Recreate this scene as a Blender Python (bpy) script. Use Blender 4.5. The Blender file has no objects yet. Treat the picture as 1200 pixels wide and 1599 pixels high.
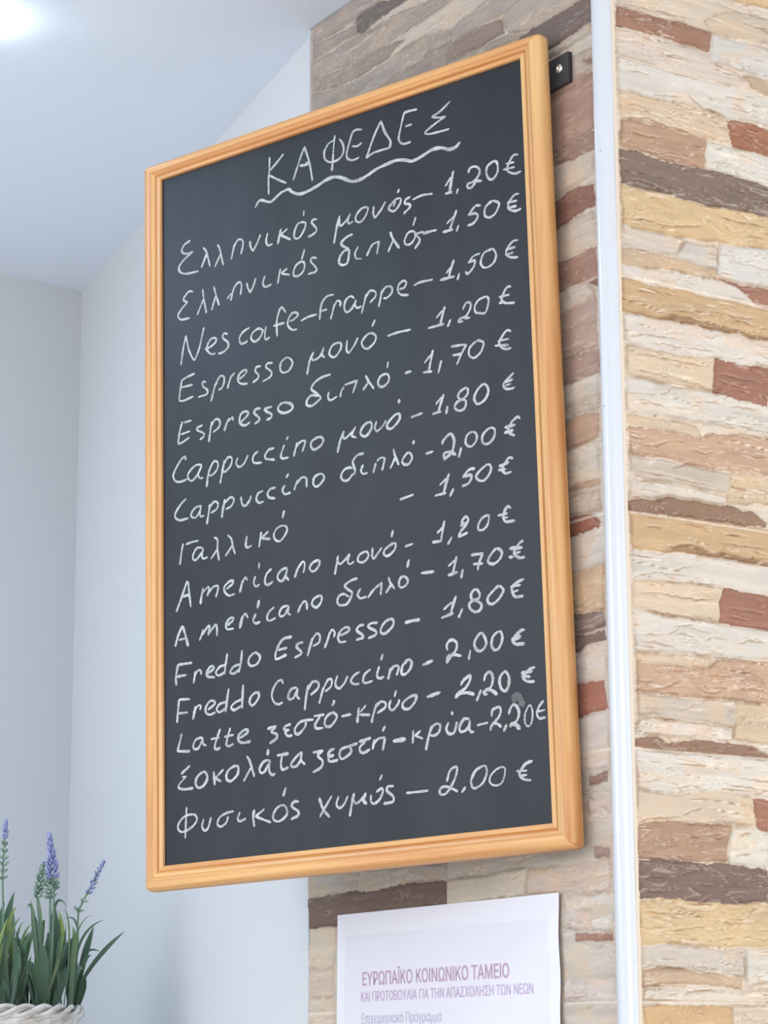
import bpy, bmesh, math, random
import numpy as np
from mathutils import Vector, Matrix, geometry

scene = bpy.context.scene
COL = scene.collection

# ---------------------------------------------------------------- camera, world, lights, exposure
CAM_R = Vector((0.99998449, 0.00124513, -0.00542929))
CAM_U = Vector((0.00557024, -0.22352872, 0.97468143))
CAM_F = Vector((0.0, 0.97469655, 0.22353218))
cam_data = bpy.data.cameras.new('camera')
cam = bpy.data.objects.new('camera', cam_data)
COL.objects.link(cam)
cam_data.sensor_fit = 'VERTICAL'
cam_data.sensor_height = 36.0
cam_data.lens = 85.1756
cam_data.clip_start = 0.05
cam.matrix_world = Matrix(((CAM_R.x, CAM_U.x, -CAM_F.x, 0.0),
                           (CAM_R.y, CAM_U.y, -CAM_F.y, 0.0),
                           (CAM_R.z, CAM_U.z, -CAM_F.z, 1.5),
                           (0, 0, 0, 1)))
scene.camera = cam

vs = scene.view_settings
vs.view_transform = 'Standard'
vs.look = 'None'
vs.gamma = 1.0
vs.use_curve_mapping = False
vs.exposure = 0.54

world = bpy.data.worlds.new('daylight')
scene.world = world
world.use_nodes = True
bg = world.node_tree.nodes['Background']
bg.inputs['Color'].default_value = (0.94, 0.965, 1.0, 1)
bg.inputs['Strength'].default_value = 1.22


def area_light(name, loc, target, size, size_y, power, color):
    d = bpy.data.lights.new(name, 'AREA')
    d.shape = 'RECTANGLE'
    d.size = size
    d.size_y = size_y
    d.energy = power
    d.color = color
    o = bpy.data.objects.new(name, d)
    COL.objects.link(o)
    o.location = loc
    o.rotation_euler = (Vector(target) - Vector(loc)).to_track_quat('-Z', 'Y').to_euler()
    return o


# shop window behind and to the right of the viewer
area_light('window_daylight', (1.9, -1.2, 1.9), (0.3, 2.6, 2.0), 2.4, 2.2, 31, (1.0, 0.94, 0.86))
# soft cool light from an unseen source on the left
area_light('left_area_light', (-2.3, 1.3, 2.35), (0.0, 2.7, 2.0), 1.0, 1.0, 10, (0.92, 0.96, 1.0))

# unseen cool light added for a bluish sheen on the board's top left
down = bpy.data.lights.new('board_sheen_light', 'AREA')
down.shape = 'DISK'
down.size = 0.16
down.energy = 4.8
down.color = (0.50, 0.75, 1.0)
down_o = bpy.data.objects.new('board_sheen_light', down)
COL.objects.link(down_o)
down_o.location = (-1.12, 2.70, 2.79)

LAMP_STRENGTH = 15.0

# ---------------------------------------------------------------- measured outlines (metres / millimetres on their own surfaces)
CHALK = [
    ('ΚΑΦΕΔΕΣ',
     "1 1736 167 1728 334 1714 452 1714 628;1.1 1951 185 1837 269 1727 341;1 1718 386 1849 475 1988 559;1 2274 180 2198 326 2094 553;1.1 2274 180 2342 392 2385 630;1.2 2199 397 2253 408 2318 412 2294 382;-0.8 2709 219 2628 250 2583 311;1 2576 296 2569 374 2584 424 2646 474 2726 485 2806 465 2859 400 2850 305 2805 232;-0.8 2735 166 2716 281 2705 384;1.3 2705 384 2679 589;1.1 3130 204 3052 182 2996 199;1 2996 199 2954 294 2906 426 2909 493 2963 534 3025 544 3081 533;1 2983 368 3061 389 3125 367;1.1 3415 178 3314 327 3189 569;1.2 3419 186 3469 331 3542 456 3532 538;1 3189 569 3307 535 3532 538;1.2 3934 182 3858 173 3751 169;1 3751 169 3683 378 3664 477 3723 543 3830 549;1 3761 341 3852 341;1 4396 220 4261 295 4140 331;1 4140 335 4244 370 4325 380;1 4325 380 4181 427 4044 485 4058 515 4147 533 4371 544",
     "1.25 1503 742 1546 685 1596 671 1695 717 1762 727 1895 662 2019 640;1.5 2019 638 2091 706 2188 749 2302 748 2464 717 2593 679 2705 675 2815 711 2971 799 3096 806 3206 783 3332 744 3441 728 3610 715 3732 742 3837 783 3943 773 4049 744 4140 724 4259 738 4361 785 4450 784 4511 743"),
    ('Ελληνικός μονός - 1,20 €',
     "1 454 898 354 935 318 1002 362 1040 431 1057 498 1049;1 498 1049 361 1115 273 1190 290 1262 377 1303 481 1315 585 1319;1 666 1039 717 1106 775 1304;1.2 722 1135 638 1284;1 898 1062 931 1118 988 1341;1 947 1190 852 1329;1 1169 1116 1116 1298;1 1160 1147 1221 1081 1279 1089 1304 1129 1295 1194 1268 1268;1.1 1413 1142 1420 1211 1456 1280;1 1456 1280 1521 1196 1576 1102;1 1688 1110 1662 1204 1694 1265 1760 1262;1.3 1894 1109 1842 1282;1 1992 1133 1876 1184;1.1 1893 1188 2038 1277;1 2188 1103 2269 1130 2242 1216 2168 1287 2103 1274 2097 1206 2139 1124 2188 1103;1 2248 973 2243 1031;1 2438 1127 2382 1119 2365 1154 2427 1229 2426 1275 2369 1300 2305 1311;1.2 2779 1174 2736 1287 2687 1484;1 2778 1194 2776 1284 2799 1297 2871 1256 2936 1188;1 2920 1204 2895 1262 2917 1300 2972 1288;1 3187 1170 3101 1165 3021 1229 3019 1294 3081 1322 3152 1276 3190 1208 3187 1170;1.1 3279 1185 3269 1267 3290 1330;1 3290 1330 3377 1256 3449 1171;1.1 3663 1181 3594 1183 3500 1249 3507 1289 3575 1313 3653 1249 3670 1190;1 3594 1195 3561 1258;1.4 3647 1074 3627 1108;1.2 3799 1204 3738 1220 3721 1260 3788 1291 3795 1324 3702 1380",
     "1 3835 1245 3971 1229 4113 1247;1.4 4409 1059 4375 1183 4348 1302;1 4377 1120 4293 1205;1.1 4289 1293 4385 1299;1 4467 1283 4443 1333;1.1 4612 1132 4643 1083 4716 1084 4765 1135 4755 1195 4680 1251 4599 1261 4598 1298 4641 1316 4693 1279 4709 1252;1.2 4680 1238 4738 1260 4788 1273;1.1 4962 1088 4874 1127 4859 1210 4889 1275 4946 1290 5006 1225 5006 1125 4962 1088;1 5287 1098 5227 1090 5167 1155 5134 1234 5182 1284 5252 1309 5316 1301;1 5123 1162 5230 1172;1 5085 1221 5234 1230"),
    ('Ελληνικός διπλός - 1,50 €',
     "1 497 1563 436 1542 349 1603 357 1646 409 1671;1 409 1671 304 1742 251 1811 303 1870 433 1880;-0.8 652 1565 668 1677;1 668 1684 709 1875;1 668 1690 563 1868;-0.8 832 1574 865 1682;1 865 1682 914 1828;1 865 1696 794 1861;1 1042 1777 1110 1726;1 1100 1810 1153 1669 1230 1614 1271 1657 1252 1772;1 1355 1650 1370 1720 1408 1782;1 1408 1782 1462 1702 1493 1623;1 1637 1630 1603 1715 1643 1768 1734 1759;1 1876 1601 1832 1769;1 1982 1620 1900 1660 2013 1706;1 2202 1587 2241 1623 2231 1699 2166 1749 2093 1742 2070 1700 2112 1618 2202 1587;1 2245 1451 2202 1561;1 2426 1600 2363 1581 2338 1620 2415 1717 2406 1761 2294 1764;1.2 2960 1441 2866 1457 2793 1510 2831 1558 2901 1614 2898 1691 2873 1769 2802 1778 2756 1734 2774 1661 2838 1612 2877 1615;-0.8 3041 1610 2993 1675 3006 1743 3083 1768;1.1 3161 1749 3218 1666 3258 1631;-0.8 3242 1634 3343 1620;1 3343 1620 3307 1765;1.2 3506 1552 3541 1643 3628 1773;1 3548 1652 3468 1779;1 3844 1630 3761 1622 3706 1697 3719 1751 3787 1762 3849 1707 3844 1630;1.2 3869 1468 3832 1551;1 3970 1661 3880 1664 3872 1681 3915 1730;1.3 3915 1730 3906 1772 3844 1833",
     "1.2 3962 1682 4059 1684 4151 1688;1.1 4435 1527 4387 1628 4331 1739;1 4410 1583 4297 1649;1.3 4242 1736 4375 1738;1 4457 1708 4425 1775;1.3 4761 1554 4697 1538;1 4682 1546 4591 1629;1.1 4606 1621 4693 1630 4720 1675 4659 1734 4579 1745;1.1 4920 1545 4839 1581 4810 1648 4827 1702 4891 1724 4964 1687 5011 1600 4969 1562 4920 1545;1 5276 1551 5219 1549 5146 1610 5128 1674 5162 1713 5232 1737 5296 1729;1 5117 1615 5244 1623;1.3 5121 1678 5234 1682"),
    ('Frappe - 1,50 €',
     "1 380 2090 335 2235 295 2441;1 379 2097 421 2267 481 2394 520 2429;1 520 2429 593 2291 668 2053;1 695 2333 815 2299 866 2251 841 2219 773 2224 721 2292 729 2361 788 2411 848 2413;1 687 2318 721 2359;1 1044 2217 986 2197 968 2247 1043 2316 1051 2377 983 2422 898 2430;1 1387 2214 1287 2244 1228 2310 1252 2381 1318 2383 1352 2370;1 1593 2286 1519 2256 1436 2290 1410 2350 1467 2405 1550 2368 1601 2288;1 1642 2258 1625 2332 1631 2412 1697 2401;1 1947 2149 1883 2076 1833 2143 1806 2255 1811 2413;1.1 1757 2277 1920 2274;1 2009 2274 2074 2263 2131 2224 2107 2193 2043 2184 1985 2243 1976 2319 2039 2385 2111 2395;1 2177 2306 2282 2284 2410 2281;1.1 2517 2124 2475 2199 2452 2355;1 2508 2135 2573 2098 2667 2101;1 2474 2256 2561 2257;1 2672 2218 2646 2302 2613 2384;1 2663 2255 2712 2189 2759 2212 2757 2263;1 2961 2214 2916 2178 2845 2206 2816 2290 2848 2355 2927 2328 2992 2240;1 2992 2240 2974 2300 3004 2339 3066 2334;1 3140 2204 3106 2305 3067 2417;1 3139 2236 3194 2179 3270 2209 3268 2266 3190 2318;1 3362 2218 3336 2320 3313 2397;1 3345 2252 3424 2188 3499 2206 3505 2270 3435 2317 3382 2311;1 3611 2257 3679 2254 3711 2205 3674 2171 3613 2195 3588 2265 3631 2325 3736 2356",
     "1 3814 2261 3904 2244 4075 2253;1.1 4375 2094 4343 2167 4302 2270;1 4351 2157 4267 2224;1.2 4184 2285 4375 2287;1.1 4445 2267 4416 2334;-0.8 4730 2106 4643 2116 4568 2178;1.1 4576 2174 4655 2168 4646 2228 4593 2283 4549 2297 4528 2268;1 4888 2095 4787 2114 4738 2200 4759 2267 4823 2289 4910 2254 4945 2177 4916 2108 4888 2095;1 5237 2077 5174 2073 5100 2135 5076 2196 5137 2248 5228 2270;1 5078 2148 5198 2147;1 5068 2207 5168 2200"),
    ('Espresso μονό - 1,20 €',
     "1 513 2594 384 2614 306 2637;1 306 2637 279 2759 261 2875;1 305 2724 478 2726;1 261 2882 330 2896 485 2874;1 691 2738 640 2727 648 2782 716 2842 698 2891 570 2898;1 843 2796 808 2894 773 2992;1 834 2820 912 2717 979 2732 978 2810 943 2862 893 2878;1.1 1096 2743 1062 2815 1035 2888;1 1079 2766 1146 2721;1 1212 2813 1295 2778 1337 2735 1305 2715 1229 2745 1195 2816 1244 2872 1343 2893;1 1552 2721 1486 2721 1469 2769 1517 2825 1500 2867 1426 2897;1 1732 2721 1659 2712 1633 2752 1714 2827 1696 2882 1581 2916;1 1951 2703 2023 2751 2030 2810 1964 2873 1883 2869 1849 2823 1861 2748 1951 2703;1.1 2351 2725 2293 2815 2250 2972;1 2326 2783 2341 2819 2428 2805 2501 2731;1 2502 2700 2476 2777 2515 2824;1 2730 2692 2636 2703 2584 2775 2601 2823 2663 2849 2743 2784 2760 2724 2730 2692;1 2847 2692 2836 2804 2866 2849;1 2866 2849 2945 2777 3002 2694;1 3194 2680 3117 2701 3057 2763 3082 2826 3143 2852 3236 2803 3261 2733 3194 2680;1.1 3252 2541 3212 2608",
     "1 3428 2767 3571 2757 3751 2764;1.2 4230 2607 4198 2692 4165 2784;1 4200 2643 4109 2709;1.2 3995 2802 4208 2800;1.1 4304 2772 4262 2843;1 4474 2694 4520 2630 4577 2643 4575 2704 4514 2776 4427 2793 4414 2821 4469 2828;1 4499 2804 4563 2806;1 4787 2618 4693 2633 4636 2694 4644 2763 4701 2788 4772 2798 4811 2721 4821 2650 4787 2618;1.1 5122 2580 5073 2575 5020 2636 4996 2703 5043 2750 5162 2772;1 4962 2665 5097 2666;1 4959 2731 5037 2731"),
    ('Espresso διπλό - 1,70 €',
     "1 457 3166 337 3169;1.1 311 3151 267 3274 240 3408;1 293 3306 430 3293;1 240 3415 309 3408 421 3370;1 635 3260 558 3272 549 3303 651 3362 650 3401 591 3429;1.1 787 3244 761 3331 734 3483;1 778 3295 838 3228 905 3255 896 3331 803 3378;1.2 1055 3258 1013 3315 979 3393;1 1038 3294 1106 3255 1113 3296;1.1 1229 3344 1320 3291 1354 3253 1305 3223 1239 3242 1213 3315 1237 3365 1302 3391 1377 3367;1.2 1543 3232 1469 3230 1444 3270 1517 3343 1516 3375 1450 3401;1.2 1714 3247 1616 3253 1616 3279 1704 3335 1695 3378 1630 3391;1.2 1884 3236 1988 3264 2027 3316 1986 3353 1889 3359 1810 3311 1819 3262 1884 3236;1.1 2595 3042 2470 3050 2358 3091 2309 3157 2371 3214 2440 3279 2439 3311;1.1 2432 3303 2320 3356 2241 3334 2243 3277 2307 3233 2401 3259;1 2567 3248 2550 3301 2587 3347 2682 3322;1 2785 3230 2745 3278 2731 3338;1 2793 3210 2979 3195;1 2979 3188 2947 3257 2914 3325;1.1 3103 3164 3139 3234 3212 3337;1 3146 3242 3060 3324;1.1 3391 3205 3315 3214 3275 3275 3296 3329 3356 3341 3425 3294 3427 3232 3391 3205;1 3425 3069 3411 3135",
     "1.3 3659 3250 3741 3246;1.1 4051 3068 4017 3183 3983 3305;1 4027 3112 3929 3189;1.2 3910 3296 4027 3309;1.1 4160 3214 4114 3345;1 4299 3082 4414 3091 4486 3098;1 4508 3099 4424 3209 4370 3302;1.1 4317 3186 4439 3194;1 4645 3093 4557 3141 4532 3208 4559 3257 4615 3275 4696 3226 4735 3137 4687 3099 4645 3093;1.1 5098 3084 5050 3061 4984 3113 4939 3188 4978 3244 5034 3269 5090 3269;1 4926 3155 5067 3161;1 4882 3199 5063 3229"),
    ('Cappuccino μονό - 1,80 €',
     "1 367 3636 350 3596 290 3615 195 3722 160 3795 194 3860 271 3887 382 3875;1 613 3754 520 3730 409 3801 399 3865 459 3908 544 3852 613 3754;1 613 3760 561 3842 586 3898 637 3901;1.1 747 3811 713 3895 694 4022;1 722 3845 807 3738 873 3769 856 3844 780 3895 721 3891;1.1 974 3749 939 3885 904 4021;1 965 3799 1032 3728 1090 3752 1073 3832 997 3889 955 3888;1 1181 3762 1156 3822 1204 3876 1279 3845 1338 3759;1 1493 3744 1436 3771 1410 3831 1442 3872 1548 3888;1.1 1737 3751 1656 3755 1598 3815 1621 3857 1742 3890;1 1890 3742 1839 3853 1862 3896 1950 3900;1 1948 3652 1928 3686;1 2081 3747 2056 3825 2030 3902;1 2064 3813 2121 3755 2200 3751 2191 3800 2158 3869;1.1 2405 3746 2310 3772 2285 3824 2316 3874 2370 3878 2450 3836 2467 3777 2405 3746;1.2 2771 3748 2714 3849 2672 3979;1 2754 3782 2776 3836 2870 3792 2941 3731;1 2933 3742 2884 3820 2945 3856;1.2 3132 3713 3055 3741 3007 3806 3036 3855 3097 3861 3160 3799 3169 3739 3132 3713;1.1 3238 3727 3213 3797 3242 3846;1 3242 3846 3326 3794 3373 3742;1.2 3539 3694 3464 3723 3386 3794 3407 3841 3460 3845 3552 3777 3569 3719 3539 3694;1.6 3567 3540 3559 3575",
     "1.1 3723 3774 3878 3756;1.2 4177 3603 4129 3709 4097 3787;1 4147 3627 4064 3695;1.2 4016 3796 4133 3788;1.4 4222 3746 4204 3827;1.1 4494 3595 4415 3609 4370 3660 4404 3710 4467 3729 4464 3800 4413 3832 4342 3812 4322 3766 4360 3725 4447 3700 4499 3662 4494 3595;1.2 4708 3597 4635 3642 4586 3717 4601 3780 4642 3806 4729 3770 4775 3683 4750 3618 4708 3597;1 5111 3555 5046 3595 4981 3642 4979 3689 5041 3720 5117 3718;1.2 4989 3637 5094 3623;-0.8 4994 3674 5071 3666"),
    ('Cappuccino διπλό - 2,00 €',
     "1.1 363 4112 286 4158 200 4247 191 4310 268 4356 395 4352;1 608 4240 515 4243 447 4302 455 4349 522 4361 591 4288;1 599 4245 582 4326 598 4367 649 4363;1.2 742 4244 716 4362 690 4473;1 742 4276 810 4223 868 4259 842 4319 758 4349;1.2 976 4227 941 4349 924 4436;1 967 4276 1059 4216 1116 4251 1074 4321 991 4345;1.1 1224 4238 1239 4324 1287 4358 1353 4306 1379 4253;1.1 1558 4228 1485 4246 1459 4312 1499 4357 1564 4355;1.1 1744 4223 1679 4224 1630 4266 1653 4321 1741 4349;1.1 1888 4223 1855 4268 1886 4324 1973 4320;1 1946 4095 1914 4133;1.1 2079 4195 2029 4299;1.1 2054 4241 2143 4175 2206 4193 2212 4244 2211 4300;1.1 2410 4180 2331 4203 2311 4274 2344 4318 2407 4304 2471 4241 2449 4193 2410 4180;1.1 3045 4059 2954 4063 2891 4119 2897 4170 2918 4236 2902 4282;1.1 2887 4267 2808 4327 2732 4307 2718 4249 2766 4195 2843 4185 2873 4203;1 3034 4189 3002 4251 3031 4293 3091 4292;1.1 3215 4204 3174 4307;-0.8 3231 4183 3284 4156 3344 4167;1.1 3344 4167 3327 4225 3302 4300;1.1 3466 4092 3486 4169 3534 4282;1 3493 4183 3415 4302;1.1 3672 4167 3603 4215 3583 4260 3623 4298 3682 4291 3721 4225 3672 4167;1.6 3750 4048 3741 4083",
     "1.2 3912 4225 4007 4219;1.3 4140 4159 4149 4125 4245 4065 4293 4128 4290 4200 4258 4278 4162 4332;1.3 4162 4344 4158 4271 4237 4268 4314 4312;1.3 4389 4249 4351 4349;1 4545 4099 4472 4127 4448 4200 4481 4248 4531 4258 4590 4209 4597 4139 4545 4099;1.1 4785 4101 4699 4141 4668 4200 4687 4258 4749 4270 4822 4218 4840 4138 4785 4101;1.1 5170 4073 5143 4050 5065 4088 5020 4162 5032 4211 5093 4247;1.4 4973 4135 5105 4131;1.3 4963 4192 5075 4184"),
    ('Γαλλικό - 1,50 €',
     "1 313 4649 282 4766 260 4892;1 359 4663 452 4652 553 4649;1 628 4758 536 4736 476 4797 467 4854 518 4875 602 4805 628 4758;1 628 4764 610 4845 635 4881 694 4871;1 805 4652 854 4693 853 4807 876 4938;1 853 4801 752 4899;1 1012 4661 1069 4715 1092 4808 1124 4902;1 1084 4794 975 4903;1.1 1306 4723 1288 4827 1320 4858 1377 4842;1.1 1525 4709 1490 4879;1 1630 4720 1532 4779;1.2 1532 4786 1660 4813;1 1838 4686 1750 4715 1714 4784 1748 4846 1819 4858 1900 4778 1909 4717 1838 4686;1.2 1874 4517 1848 4600",
     "1.1 3536 4677 3639 4665 3721 4655;1.3 4213 4509 4174 4598 4133 4710;1 4183 4552 4086 4612;1.2 4017 4720 4162 4715;1.2 4266 4686 4217 4761;1.2 4558 4513 4485 4511 4396 4579;1.2 4396 4579 4496 4573 4509 4611 4464 4662 4385 4678;1.1 4732 4498 4639 4540 4573 4599 4606 4652 4676 4665 4749 4607 4773 4541 4732 4498;1.1 5060 4494 5006 4478 4947 4538 4917 4591 4956 4639 5033 4636;1.4 4877 4548 5003 4525;1.3 4868 4588 4959 4593"),
    ('Americano μονό - 1,20 €',
     "1.2 372 5108 295 5269 201 5447;1.1 389 5117 405 5260 429 5423;1.2 278 5286 405 5275;1.2 623 5229 597 5327 580 5413;1 606 5290 698 5228 714 5256 689 5334;1 697 5304 781 5241 847 5238 855 5277 821 5367;1.1 987 5297 1078 5248 1086 5212 1029 5215 954 5267 962 5331 1027 5379 1109 5372;1.2 1233 5234 1190 5366;1 1216 5282 1274 5203 1306 5239;1 1428 5214 1402 5285 1434 5334 1490 5318;1 1490 5068 1482 5129;1.1 1670 5165 1597 5216 1571 5299 1610 5342 1691 5317;1.1 1900 5188 1820 5201 1763 5254 1770 5305 1833 5327 1899 5238;1 1907 5202 1882 5285 1928 5335;1.2 2056 5226 2015 5318;1 2040 5248 2121 5162 2160 5168 2158 5229 2141 5282;1.1 2370 5170 2284 5188 2236 5235 2251 5275 2305 5289 2368 5238 2385 5179;1.2 2647 5172 2621 5278 2596 5371;1.1 2646 5233 2675 5268 2753 5225 2815 5175;1 2815 5181 2782 5255 2819 5291 2873 5269;1.1 3027 5184 2950 5209 2926 5265 2963 5295 3023 5293 3078 5241 3064 5197 3027 5184;1.1 3140 5161 3130 5250 3151 5289;1 3151 5289 3205 5237 3267 5175;1.1 3431 5154 3341 5187 3295 5228 3308 5272 3360 5280 3443 5228 3460 5171 3431 5154;1.3 3428 5009 3407 5078",
     "1.1 3591 5216 3694 5203;1.1 4132 5020 4103 5122 4077 5236;1 4119 5077 4030 5139;1.2 3962 5229 4084 5237;1.2 4221 5218 4168 5287;1.2 4360 5106 4377 5050 4421 5022 4447 5056 4424 5105 4343 5174 4313 5228;1 4339 5114 4454 5080;1.2 4313 5228 4434 5201;1 4715 5055 4630 5075 4578 5143 4582 5196 4645 5201 4703 5152 4721 5073 4715 5055;1.2 5008 5029 4967 5005 4924 5050 4907 5105 4932 5162 5049 5176;1.2 4839 5082 4957 5079;1 4906 5128 4962 5120"),
    ('Americano διπλό - 1,70 €',
     "1.3 292 5632 224 5743 181 5858;1.3 301 5639 342 5747 383 5885;1 241 5790 358 5787;1 618 5722 593 5782 562 5841;1.2 601 5783 693 5695 718 5699 700 5797;1.1 700 5784 809 5693 833 5740 832 5822;1.1 989 5725 1071 5686 1088 5651 1031 5649 973 5710 989 5768 1087 5776;1.4 1227 5646 1184 5784;1 1218 5683 1267 5627 1307 5683;1.1 1428 5651 1387 5725 1426 5762 1491 5753;1.4 1479 5503 1454 5586;1.1 1701 5616 1620 5666 1595 5731 1634 5761 1722 5743;1.1 1906 5628 1827 5635 1779 5689 1794 5735 1857 5725 1906 5659;1 1922 5636 1905 5708 1943 5738;1.4 2094 5650 2053 5723;1.1 2070 5683 2142 5614 2180 5638 2186 5712;1.2 2375 5581 2289 5605 2257 5655 2287 5696 2341 5704 2397 5646 2398 5597 2375 5581;1.1 2913 5469 2822 5479 2737 5521 2774 5569 2833 5614 2816 5672 2754 5735 2663 5734 2625 5698 2642 5634 2711 5614 2786 5655;1.1 2954 5590 2915 5650 2951 5698 3034 5692;1.1 3141 5624 3056 5708;1 3110 5656 3178 5606 3261 5571;1.1 3254 5570 3235 5699;1.1 3352 5525 3372 5588 3428 5662;1.1 3386 5608 3309 5692;1.1 3550 5544 3497 5583 3495 5643 3531 5666 3590 5645 3614 5590 3550 5544;1.3 3637 5373 3612 5452",
     "1.3 3798 5547 3971 5556;1.2 4276 5440 4251 5524 4218 5624;1 4253 5477 4165 5528;1.3 4161 5627 4283 5611;1.3 4354 5593 4330 5682;1.3 4473 5454 4627 5461;1.2 4620 5466 4567 5562 4550 5629;1.3 4497 5557 4615 5570;1.2 4802 5437 4723 5494 4686 5552 4712 5585 4774 5595 4846 5548 4869 5483 4802 5437;1.2 5148 5407 5099 5427 5034 5498 5038 5545 5091 5582 5159 5587;1.5 4974 5465 5131 5479;1.5 4962 5556 5010 5563;1 5039 5527 5108 5521"),
    ('Freddo Espresso - 1,80 €',
     "1.2 440 6088 322 6085 222 6085;1.2 222 6078 187 6232 195 6321;1.2 204 6221 347 6221;1.2 497 6196 463 6330;1 480 6244 539 6189 580 6207 580 6245;1.2 679 6245 770 6207 770 6170 721 6175 671 6231 687 6283 793 6303;1.1 967 6183 877 6190 811 6250 851 6290 941 6267;1.1 988 6055 959 6194 941 6285;1.1 1186 6202 1088 6218 1031 6272 1079 6299 1169 6265;1.1 1212 6048 1194 6176 1160 6295;1.1 1389 6103 1324 6144 1307 6203 1354 6246 1434 6232 1484 6165 1437 6110 1389 6103;1.4 1954 5990 1836 5998 1772 6045;1.2 1772 6045 1723 6124 1705 6195;1.3 1754 6116 1880 6109;1.3 1705 6201 1737 6217 1871 6187;1.2 2123 6081 2061 6078 2021 6116 2090 6180 2081 6209 1995 6234;1.3 2256 6051 2214 6154 2181 6240;1 2247 6074 2318 6005 2364 6041 2347 6112 2261 6142;1.2 2510 6014 2477 6094 2429 6183;1 2494 6048 2541 5994 2578 6035 2562 6081;1.1 2653 6076 2760 6049 2784 6016 2746 5993 2670 6018 2622 6090 2651 6148 2734 6153;1.2 2987 6003 2927 6006 2888 6049 2969 6114 2968 6144 2877 6155;1.2 3181 6007 3092 6000 3053 6036 3155 6098 3147 6139 3049 6159;1.2 3351 5990 3269 6025 3222 6090 3236 6133 3295 6136 3385 6077 3402 6015 3351 5990",
     "1.4 3561 6061 3649 6054 3758 6054;1.3 4251 5869 4196 5995 4173 6050;1 4199 5925 4083 5990;1.2 4051 6079 4208 6049;1.3 4330 6020 4277 6106;1.2 4513 5833 4455 5871 4460 5935 4535 5970 4582 6011 4566 6061 4503 6080 4441 6042 4422 5988 4466 5953 4551 5937 4560 5881 4513 5833;1.2 4812 5844 4748 5880 4668 5949 4673 6002 4720 6026 4798 5991 4870 5910 4858 5874 4812 5844;1.3 5135 5819 5066 5837 4988 5882 4986 5939 5024 5991 5119 5999;1 4961 5878 5091 5875;1 4979 5938 5061 5928"),
    ('Freddo Cappuccino - 2,00 €',
     "1.1 403 6510 236 6495;1.1 236 6495 218 6625 200 6760;1 218 6656 368 6661;1.3 493 6608 450 6752;1 476 6656 535 6601 576 6612 559 6653;1.1 683 6668 782 6618 782 6581 716 6573 650 6639 657 6702 715 6728 797 6713;1.1 969 6610 863 6626 818 6682 862 6717 954 6688;1.2 1004 6466 978 6593 952 6725;1.1 1207 6611 1099 6635 1038 6684 1089 6719 1203 6682;1.3 1222 6445 1212 6572 1202 6712;1.2 1429 6557 1349 6589 1315 6659 1355 6700 1411 6670 1460 6603 1429 6557;1 1817 6508 1795 6465 1731 6479 1667 6556 1650 6639 1688 6710 1750 6734 1805 6719;1.2 2011 6575 1933 6589 1893 6645 1899 6694 1962 6689 2018 6612;1.1 2026 6589 2017 6672 2055 6713;1.2 2181 6572 2147 6712 2126 6842;1.1 2172 6631 2244 6544 2328 6561 2319 6626 2217 6685;1.2 2403 6624 2370 6704 2337 6796;1 2395 6647 2466 6549 2519 6555 2509 6626 2424 6675;1.1 2603 6518 2571 6610 2622 6664 2699 6614 2746 6543;1 2912 6517 2836 6548 2790 6602 2833 6643 2908 6647;1.1 3068 6508 2985 6556 2961 6624 2997 6652 3087 6640;1.2 3187 6494 3155 6590 3191 6624 3250 6614;1.3 3243 6365 3215 6426;1.3 3348 6532 3307 6650;1.2 3332 6566 3400 6516 3457 6535 3425 6619;1.2 3539 6487 3591 6471 3633 6500 3616 6568 3556 6618 3505 6623 3492 6586 3516 6519 3575 6492",
     "1.4 3782 6554 3912 6525;1.2 4115 6437 4110 6378 4169 6334 4238 6372 4228 6452 4147 6522 4102 6579;1.3 4103 6574 4119 6512 4204 6501 4295 6524;1.2 4416 6483 4391 6577;1.2 4562 6314 4490 6373 4473 6439 4513 6496 4575 6499 4626 6437 4602 6354 4562 6314;1.2 4782 6333 4712 6380 4694 6469 4733 6520 4788 6505 4833 6420 4823 6345 4782 6333;1.4 5116 6357 5068 6362 4991 6419 4962 6449 5007 6495 5109 6504;1.8 4969 6445 5065 6418"),
    ('Latte ζεστό-κρύο - 2,20 €',
     "1 274 6900 240 7001 206 7091;1.2 206 7095 298 7107 398 7116;1 597 6980 506 6988 456 7044 464 7094 530 7096 588 7016;1 597 6986 604 7054 653 7078;1.1 868 6912 801 7052 784 7124 824 7140 865 7126;1 728 7013 859 7009;1.1 1022 6918 972 7046 963 7107 1003 7123 1068 7106;1.1 932 7011 1069 7002;1.2 1165 7050 1270 7007 1286 6972 1230 6966 1149 7018 1149 7079 1212 7110 1324 7104;1.2 1580 6994 1659 6979 1706 6979;1.2 1698 6984 1634 7031 1712 7070 1703 7117 1608 7160;1.2 1917 6979 1839 6994 1822 7028 1892 7042;1.2 1892 7040 1837 7060 1875 7106 1937 7107;1.2 2249 6966 2126 6962 2049 6976 1978 7040 1992 7096 2046 7096 2125 7033 2141 6981;1.1 2258 6929 2403 6929;1.2 2341 6945 2271 7026 2292 7070 2384 7075;1.2 2509 6923 2432 6962 2408 7030 2445 7070 2506 7059 2583 6980 2554 6935 2509 6923;1.3 2535 6790 2550 6804 2519 6841;1.2 2651 6978 2779 6970;1.3 2893 6910 2866 7072;1 2990 6899 2914 6960;1.2 2898 6988 3046 7009;1.2 3145 6894 3098 6994 3065 7095;1.1 3129 6927 3197 6883 3262 6903 3253 6954 3149 7000;1.1 3336 6882 3312 6949 3354 6995 3429 6940 3453 6891;1.2 3412 6787 3389 6848;1.2 3670 6865 3561 6893 3494 6948 3514 6995 3586 7003 3661 6940 3684 6884 3670 6865",
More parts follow.
